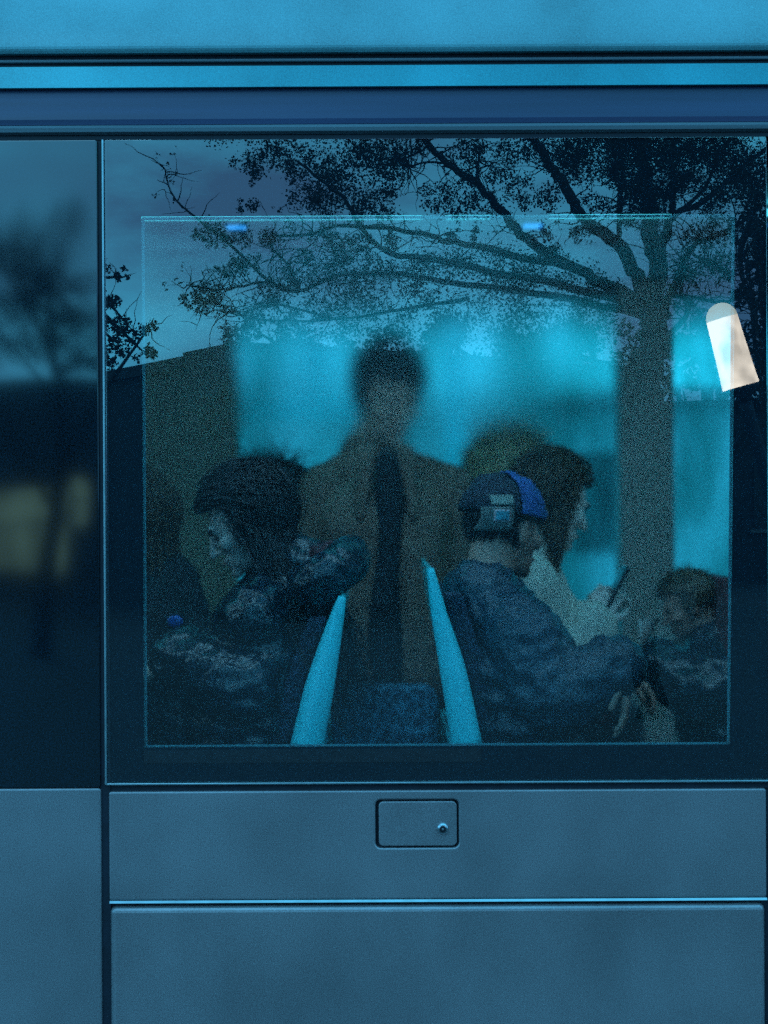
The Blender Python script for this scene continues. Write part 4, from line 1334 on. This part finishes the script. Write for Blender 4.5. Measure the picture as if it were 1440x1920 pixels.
def twigs(V, F, paths, count, length, r, n=5, droop=0.0):
    ends = []
    for _ in range(count):
        pth = paths[int(rng.integers(len(paths)))]
        i = int(rng.integers(len(pth) // 4, len(pth)))
        p = Vector(pth[i])
        d = Vector(rng.normal(size=3)); d.z += 0.25 - droop; d.normalize()
        L = length * (0.4 + 0.9 * rng.random())
        pts = [p]
        for k in range(6):
            d = (d + Vector(rng.normal(size=3)) * 0.28).normalized()
            pts.append(pts[-1] + d * L / 6)
        v, f = tube_pts(pts, [r * (1 - 0.8 * k / 6) for k in range(7)], n, cap=False)
        o = len(V); V += v; F += [tuple(q + o for q in ff) for ff in f]
        ends.append(pts)
    return ends

def leaves(name, clusters, mat, parent, size=0.022, dens=1.0):
    """clusters = [(centre, radius, count)]; leaf-sized diamonds filling each clump unevenly"""
    PP = []
    for c, r, cnt in clusters:
        cnt = int(cnt * dens); ns = max(3, cnt // 22)
        d = rng.normal(size=(ns, 3)); d /= np.linalg.norm(d, axis=1)[:, None]
        sub = d * (r * rng.random(ns) ** 0.4)[:, None] * np.array((1, 1, 0.8))
        PP.append(np.array(c[:]) + sub[rng.integers(ns, size=cnt)] + rng.normal(size=(cnt, 3)) * r * 0.17)
    p = np.concatenate(PP); n = len(p)
    a = rng.normal(size=(n, 3)); a /= np.linalg.norm(a, axis=1)[:, None]
    b = np.cross(a, rng.normal(size=(n, 3))); b /= np.linalg.norm(b, axis=1)[:, None]
    L = (size * (0.6 + 0.9 * rng.random(n)))[:, None]
    V = np.stack([p - a * L / 2, p + b * L * 0.42, p + a * L / 2, p - b * L * 0.42], 1).reshape(-1, 3)
    return np_mesh(name, V, np.arange(4 * n).reshape(-1, 4), mat, parent, False)

D1 = 9.0
t1 = empty('street_tree', RFL(1215, 1352, D1), 'spreading tree with forked trunk mirrored in the big window', 'tree')
V, F, trunk_p = branch_set(t1, [([(1212, 1360, 0), (1208, 1100, 0), (1214, 850, 0), (1222, 700, 0), (1228, 600, 0)], 66, 54)], D1, n=14)
from_py('trunk', V, F, M['bark'], t1, smooth=True)
LI = [
    ([(1228, 620, 0), (1234, 520, 0.1), (1222, 440, 0.1), (1212, 340, 0.2), (1206, 250, 0.3), (1195, 90, 0.3)], 58, 26),
    ([(1230, 610, 0), (1200, 535, -0.2), (1168, 468, -0.3), (1110, 425, -0.4), (1086, 392, -0.5), (1063, 349, -0.6), (1040, 320, -0.6), (1010, 268, -0.7), (960, 180, -0.8)], 40, 16),
    ([(1215, 590, 0), (1150, 540, 0.3), (1070, 500, 0.5), (990, 449, 0.6), (940, 393, 0.7), (904, 352, 0.7), (843, 307, 0.8), (805, 268, 0.8), (760, 190, 0.9)], 34, 14),
    ([(1060, 500, 0.5), (930, 470, 0.2), (843, 450, 0.0), (800, 438, 0.0), (733, 427, -0.1), (636, 422, -0.2), (578, 438, -0.2), (511, 440, -0.3)], 20, 6),
    ([(1190, 575, 0), (1050, 535, -0.4), (900, 503, -0.6), (800, 482, -0.7), (747, 477, -0.7), (705, 452, -0.8), (672, 410, -0.8), (650, 371, -0.8), (614, 343, -0.9), (560, 300, -0.9)], 22, 6),
    ([(1200, 590, 0), (1000, 548, 0.5), (850, 530, 0.7), (750, 512, 0.8), (640, 515, 0.9), (560, 545, 0.9), (505, 527, 0.9), (428, 452, 1.0), (375, 410, 1.0), (335, 375, 1.0), (318, 345, 1.0), (313, 316, 1.0)], 20, 3),
    ([(560, 548, 0.9), (497, 529, 0.8), (436, 540, 0.8), (400, 541, 0.8), (352, 533, 0.8)], 9, 4),
    ([(620, 600, 0.7), (520, 570, 0.7), (450, 585, 0.7), (400, 560, 0.7)], 7, 3),
    ([(880, 560, 0.4), (760, 580, 0.6), (620, 600, 0.7), (500, 600, 0.7), (430, 585, 0.7)], 12, 4),
    ([(1165, 470, -0.3), (1163, 440, -0.35), (1165, 370, -0.4), (1168, 320, -0.4), (1158, 240, -0.4)], 14, 9),
    ([(1234, 500, 0.1), (1256, 430, 0.2), (1264, 370, 0.2), (1262, 300, 0.3), (1270, 200, 0.3)], 22, 10),
    ([(1236, 470, 0.1), (1262, 410, 0.3), (1309, 388, 0.5), (1365, 345, 0.7), (1420, 298, 0.8), (1480, 250, 0.8)], 20, 10),
    ([(1270, 405, 0.3), (1320, 360, 0.6), (1345, 310, 0.6), (1375, 260, 0.6)], 12, 7),
    ([(1240, 600, 0), (1272, 520, -0.4), (1300, 465, -0.6), (1345, 445, -0.7), (1400, 415, -0.8)], 22, 7),
    ([(1245, 640, 0), (1290, 590, -0.3), (1276, 545, -0.4), (1290, 500, -0.5)], 16, 8),
    ([(1235, 560, 0.0), (1300, 560, 0.6), (1360, 570, 0.9), (1440, 545, 1.2)], 12, 6),
    ([(1300, 480, -0.4), (1340, 500, -0.3), (1390, 520, -0.2)], 8, 4),
    ([(843, 307, 0.8), (800, 305, 0.8), (770, 312, 0.8), (745, 300, 0.8)], 7, 4),
    ([(810, 270, 0.8), (790, 285, 0.8), (752, 303, 0.8), (725, 310, 0.8)], 7, 4),
    ([(672, 530, -0.5), (640, 490, -0.5), (620, 450, -0.5)], 8, 4),
    ([(560, 545, 0.9), (545, 500, 0.7), (510, 465, 0.6)], 8, 4),
    ([(900, 350, 0.7), (898, 310, 0.7), (910, 270, 0.7)], 12, 6),
]
V, F, lp = branch_set(t1, LI, D1, n=9)
tw = twigs(V, F, lp, 620, 0.34, 0.0060)
tw2 = twigs(V, F, tw, 700, 0.18, 0.0035, n=4)
from_py('branches', V, F, M['bark'], t1, smooth=True)
CL = [(470, 300, 34), (505, 285, 36), (545, 280, 36), (480, 325, 22), (590, 305, 42), (620, 345, 46), (680, 300, 58), (715, 285, 48), (735, 340, 44), (650, 370, 50), (575, 365, 34),
      (705, 380, 44), (600, 385, 34), (690, 275, 40), (640, 320, 40), (550, 320, 28), (740, 300, 30),
      (400, 432, 30), (375, 440, 18), (420, 445, 28), (470, 440, 32), (505, 445, 26), (440, 500, 24), (420, 505, 22), (470, 495, 26), (375, 552, 34), (395, 572, 32), (355, 560, 20), (432, 622, 24), (445, 640, 22),
      (465, 385, 20), (590, 490, 34), (640, 470, 32), (610, 440, 26), (560, 520, 34), (620, 522, 40), (700, 500, 38), (520, 552, 36), (480, 575, 30), (680, 535, 52), (760, 520, 44),
      (800, 500, 46), (860, 498, 52), (930, 500, 52), (960, 540, 44), (1000, 510, 44), (1080, 530, 54), (1040, 480, 30), (600, 570, 42), (690, 580, 44), (790, 572, 44), (890, 575, 50), (990, 588, 48), (1080, 590, 48),
      (540, 600, 34), (1140, 560, 40), (640, 610, 40), (740, 618, 46), (850, 620, 50), (950, 630, 54), (1050, 640, 54), (1130, 620, 40), (570, 640, 30),
      (800, 268, 24), (870, 295, 34), (890, 280, 30), (820, 372, 34), (860, 380, 40), (910, 385, 44), (955, 285, 44), (965, 345, 36), (1020, 375, 44), (1060, 290, 50), (1000, 275, 38),
      (1095, 325, 40), (1130, 280, 54), (1180, 300, 50), (1240, 280, 54), (1290, 290, 54), (1340, 280, 58), (1400, 290, 64), (1300, 350, 30), (1250, 365, 26), (1130, 390, 34), (1400, 350, 40), (1435, 330, 40),
      (1350, 432, 42), (1305, 445, 32), (1230, 432, 36), (1390, 470, 30), (1200, 415, 30), (1330, 490, 30), (1290, 520, 30), (1350, 520, 28), (1300, 570, 26), (1100, 440, 30), (1020, 440, 24), (1260, 560, 26),
      (880, 330, 24), (930, 330, 22), (1150, 340, 30), (1200, 350, 26), (850, 440, 18), (900, 440, 18), (960, 420, 18), (740, 450, 22), (680, 455, 22)]
cl3 = []
for px, py, r in CL:
    dD = float(rng.normal() * 0.55)
    kk = (CD + D1 + dD) / CD / 1000
    cl3.append((RFL(px, py, D1 + dD), r * kk * 1.02, int(0.155 * r * r) + 40))
for i in range(34):                                   # dense right part of the crown
    px, py, r = 1060 + 400 * rng.random(), 255 + 130 * rng.random(), 30 + 26 * rng.random()
    dD = float(rng.normal() * 0.8)
    cl3.append((RFL(px, py, D1 + dD), r * (CD + D1 + dD) / CD / 1000, int(0.15 * r * r) + 30))
for i in range(120):                                  # crown above and beyond the mirrored part
    px = 380 + 1250 * rng.random(); py = 230 - 420 * rng.random() ** 1.3
    dD = float(rng.normal() * 1.2)
    kk = (CD + D1 + dD) / CD / 1000
    cl3.append((RFL(px, py, D1 + dD), 62 * kk, 260))
lv = leaves('crown', cl3, M['leaf'], t1, size=0.0175, dens=2.0)
ends = [(e[-1], 0.05, 9) for e in tw2[::4]]
lv2 = leaves('crown', ends, M['leaf'], t1, size=0.019, dens=1.2)

def wild_tree(name, label, px, pyb, D, crown, trunk_w, seed, leafsize=0.04):
    """a tree whose crown fills given mirrored blobs"""
    root = empty(name, RFL(px, pyb, D) * 1.0, label, 'tree')
    root.location.z = 0.12
    top = RFL(crown[0][0], crown[0][1], D)
    base = Vector((RFL(px, pyb, D).x, -D, 0.12))
    V, F, paths = [], [], []
    mid = base.lerp(top, 0.5) + Vector((0.1, 0.1, 0))
    pth = catmull([base, mid, top], 6)
    v, f = tube_pts(pth, [trunk_w * (1 - 0.7 * i / (len(pth) - 1)) for i in range(len(pth))], 10)
    from_py('trunk', v, f, M['bark'], root, smooth=True)
    for px2, py2, r in crown:
        c = RFL(px2, py2, D + float(rng.normal() * 0.6))
        st = pth[int(rng.integers(len(pth) // 3, len(pth)))]
        q = catmull([st, st.lerp(c, 0.5) + Vector(rng.normal(size=3)) * 0.12, c], 4)
        v, f = tube_pts(q, [trunk_w * 0.35 * (1 - 0.8 * i / (len(q) - 1)) for i in range(len(q))], 6)
        o = len(V); V += v; F += [tuple(z + o for z in ff) for ff in f]
        paths.append(q)
    twigs(V, F, paths, 160, 0.5, 0.008, n=4)
    from_py('branches', V, F, M['bark'], root, smooth=True)
    kk = (CD + D) / CD / 1000
    leaves('crown', [(RFL(a, b, D + float(rng.normal() * 0.5)), r * kk, int(0.16 * r * r) + 60) for a, b, r in crown], M['leaf'], root, size=leafsize)
    return root
cr = [(120, 470, 44), (60, 450, 50), (150, 430, 34), (20, 470, 60), (-60, 450, 70), (90, 530, 50), (30, 560, 60), (150, 560, 44), (-70, 560, 80), (235, 515, 20), (215, 560, 26), (205, 600, 26),
      (245, 610, 26), (280, 612, 18), (225, 640, 28), (270, 655, 22), (205, 665, 30), (120, 610, 60), (40, 640, 60), (-60, 640, 80), (160, 660, 50), (-150, 520, 90), (180, 500, 26), (-10, 410, 34)]
wild_tree('street_tree', 'loose leafy tree above the roof corner mirrored left of the window', 60, 1150, 15.0, cr, 0.13, 3)
cr = [(1415, 410, 40), (1440, 450, 44), (1405, 500, 30), (1430, 540, 44), (1470, 500, 60), (1490, 400, 70), (1400, 560, 26), (1460, 340, 60), (1520, 460, 80), (1440, 600, 34), (1500, 580, 70)]
wild_tree('street_tree', 'dark tree beside the street lamp mirrored at the window end', 1480, 1150, 12.5, cr, 0.14, 4)

for (pxc, D, lab) in ((560, 20.0, 'round crowned tree next to the low building mirrored under the branches'), (830, 21.5, 'broad bushy tree before the dark flats mirrored behind the standing person'), (1080, 19.0, 'bushy tree before the dark flats mirrored beside the forked trunk'), (1320, 20.5, 'bushy tree before the dark flats mirrored under the lamp')):
    cr = []
    for i in range(22):
        qx = pxc + (rng.random() - 0.5) * 300
        lim = 600 + 50 * abs(qx - pxc) / 150 + 12 * math.sin(qx * 0.05)
        cr.append((qx, lim + 130 * rng.random(), 26 + 26 * rng.random()))
    cr.insert(0, (pxc, 640, 44))
    wild_tree('street_tree', lab, pxc, 1150, D, cr, 0.16, 5, leafsize=0.06)

# ------------------------------------------------------------------ building across, its roof line sloping in the mirror image
bl = empty('low_building', (-2.5, -23.0, 0.12), 'dark low building with a lit shop window opposite the bus', 'building')
def wallbox(nm, a, b, z0, z1, depth, mat, par):
    a, b = Vector((a[0], a[1], 0)), Vector((b[0], b[1], 0))
    t = (b - a).normalized(); n = Vector((t.y, -t.x, 0))
    if n.y > 0: n = -n
    c = [a, b, b + n * depth, a + n * depth]
    V = [(p.x, p.y, z0) for p in c] + [(p.x, p.y, z1) for p in c]
    F = [(0, 1, 5, 4), (1, 2, 6, 5), (2, 3, 7, 6), (3, 0, 4, 7), (4, 5, 6, 7), (3, 2, 1, 0)]
    o = from_py(nm, V, F, mat, par)
    bm = bmesh.new(); bm.from_mesh(o.data); bmesh.ops.recalc_face_normals(bm, faces=bm.faces); bm.to_mesh(o.data); bm.free()
    return o
def on_line(px, A, B):
    """point of the ground line A-B seen at mirrored pixel column px"""
    s = (px - 720) / 1000.0 / CD
    # X = s * (CD + D), D = -y
    t = (s * (CD - A[1]) - A[0]) / ((B[0] - A[0]) + s * (B[1] - A[1]))
    return (A[0] + (B[0] - A[0]) * t, A[1] + (B[1] - A[1]) * t)
A = (-12.2, -36.0); B = (-2.32, -21.0)
def top_at(pt, py): return CZ + (960 - py) / 1000.0 / CD * (CD - pt[1])
j1 = on_line(345, A, B)
zt1 = top_at(j1, 667)
zt2 = top_at(j1, 661)
Bend = on_line(446, A, B)
wallbox('wall', A, j1, 0.10, zt1, 8.0, M['stucco'], bl)
wallbox('wall', j1, Bend, 0.10, zt2 + 0.02, 8.0, M['stucco'], bl)
wallbox('roof_edge', (A[0], A[1] + 0.12), (j1[0], j1[1] + 0.12), zt1 - 0.18, zt1 + 0.004, 8.2, M['roofing'], bl)
# lit shop front towards the street on the left part
s0, s1 = on_line(-60, A, B), on_line(112, A, B)
s2, s3 = on_line(124, A, B), on_line(152, A, B)
for (a, b, pt_, pb_) in ((s0, s1, 925, 1072), (s2, s3, 905, 1010)):
    zt_, zb_ = top_at(b, pt_), top_at(b, pb_)
    w = wallbox('shop_window', (a[0], a[1] + 0.10), (b[0], b[1] + 0.10), zb_, zt_, 0.06, M['shopglow'], bl)
    for q in (0.0, 0.5, 1.0):
        zq = zb_ + (zt_ - zb_) * q
        wallbox('glazing_bar', (a[0], a[1] + 0.14), (b[0], b[1] + 0.14), zq - 0.03, zq + 0.03, 0.05, M['roofing'], w)
# big dark block further along the street closing the view on the right
b2 = empty('dark_block', (8.0, -34.0, 0.12), 'tall dark block of flats behind the mirrored trees', 'building')
wallbox('wall', (-6.0, -33.0), (26.0, -30.0), 0.10, 3.9, 8.0, M['stucco'], b2)
wallbox('roof_edge', (-6.1, -32.8), (26.1, -29.8), 3.904, 4.05, 8.3, M['roofing'], b2)
for i in range(9):
    x = 0.2 + i * 2.6
    yv = -33.0 + (x + 6.0) / 32.0 * 3.0
    w = wallbox('window', (x, yv + 0.05), (x + 1.2, yv + 0.05 + 0.1125), 1.3, 2.7, 0.05, M['phone'], b2)
    wallbox('window_sill', (x - 0.08, yv + 0.10), (x + 1.28, yv + 0.10 + 0.1275), 1.22, 1.296, 0.08, M['kerb'], w)

# ------------------------------------------------------------------ street lamp with a leaning frosted head
DL = 8.0
lampo = empty('street_lamp', RFL(1500, 1389, DL), 'street lamp with a leaning frosted glowing head mirrored on the window edge', 'street lamp')
lampo.location.z = 0.12
top, bot = RFL(1353, 597, DL), RFL(1390, 729, DL)
kk = (CD + DL) / CD / 1000
def lathe_between(nm, a, b, prof, mat, par, n=28):
    """prof = [(t along a->b, radius)]"""
    pts = [a.lerp(b, t) for t, r in prof]
    V, F = tube_pts(pts, [r for t, r in prof], n)
    return from_py(nm, V, F, mat, par, smooth=True)
L_ = (bot - top).length
hd = lathe_between('lamp_diffuser', top, bot, [(0.03, 0.0298 * 1000 * kk), (0.5, 0.032 * 1000 * kk), (1.0, 0.0352 * 1000 * kk)], M['streetglow'], lampo)
r0 = 29.8 * kk
lathe_between('lamp_dome', top, bot, [(0.028 - r0 * math.cos(a) / L_, r0 * math.sin(a) + 1e-4) for a in np.linspace(0, math.pi / 2, 8)], M['lampdome'], hd)
lathe_between('lamp_base', top, bot, [(1.002, 35 * kk), (1.05, 33 * kk), (1.14, 14 * kk), (1.25, 10 * kk)], M['rubber'], lampo)
pb = top.lerp(bot, 1.22)
foot = Vector((RFL(1500, 960, DL).x, -DL, 0.12))
tube('pole', catmull([pb, pb.lerp(foot, 0.25) + Vector((0.06, 0, 0)), Vector((foot.x, foot.y, 1.0)), foot], 6), 0.045, M['rubber'], lampo, n=12)
lathe_between('foot_plate', foot + Vector((0, 0, 0.10)), foot, [(0, 0.06), (0.6, 0.09), (1.0, 0.11)], M['rubber'], lampo)

# ------------------------------------------------------------------ far side of the street seen through the bus
fb = empty('pale_house', (0.0, 26.0, 0.12), 'pale house across the street beyond the misted far windows', 'building')
box('wall', (-14, 22, 0.10), (14, 30, 3.4), M['render'], fb)
box('roof_edge', (-14.3, 21.7, 3.404), (14.3, 30.3, 3.6), M['render'], fb)
for i in range(7):
    x = -11.4 + i * 3.6
    w = box('window', (x, 21.93, 1.2), (x + 1.2, 21.99, 2.6), M['phone'], fb)
    box('window_sill', (x - 0.1, 21.85, 1.1), (x + 1.3, 21.985, 1.19), M['paving'], w)
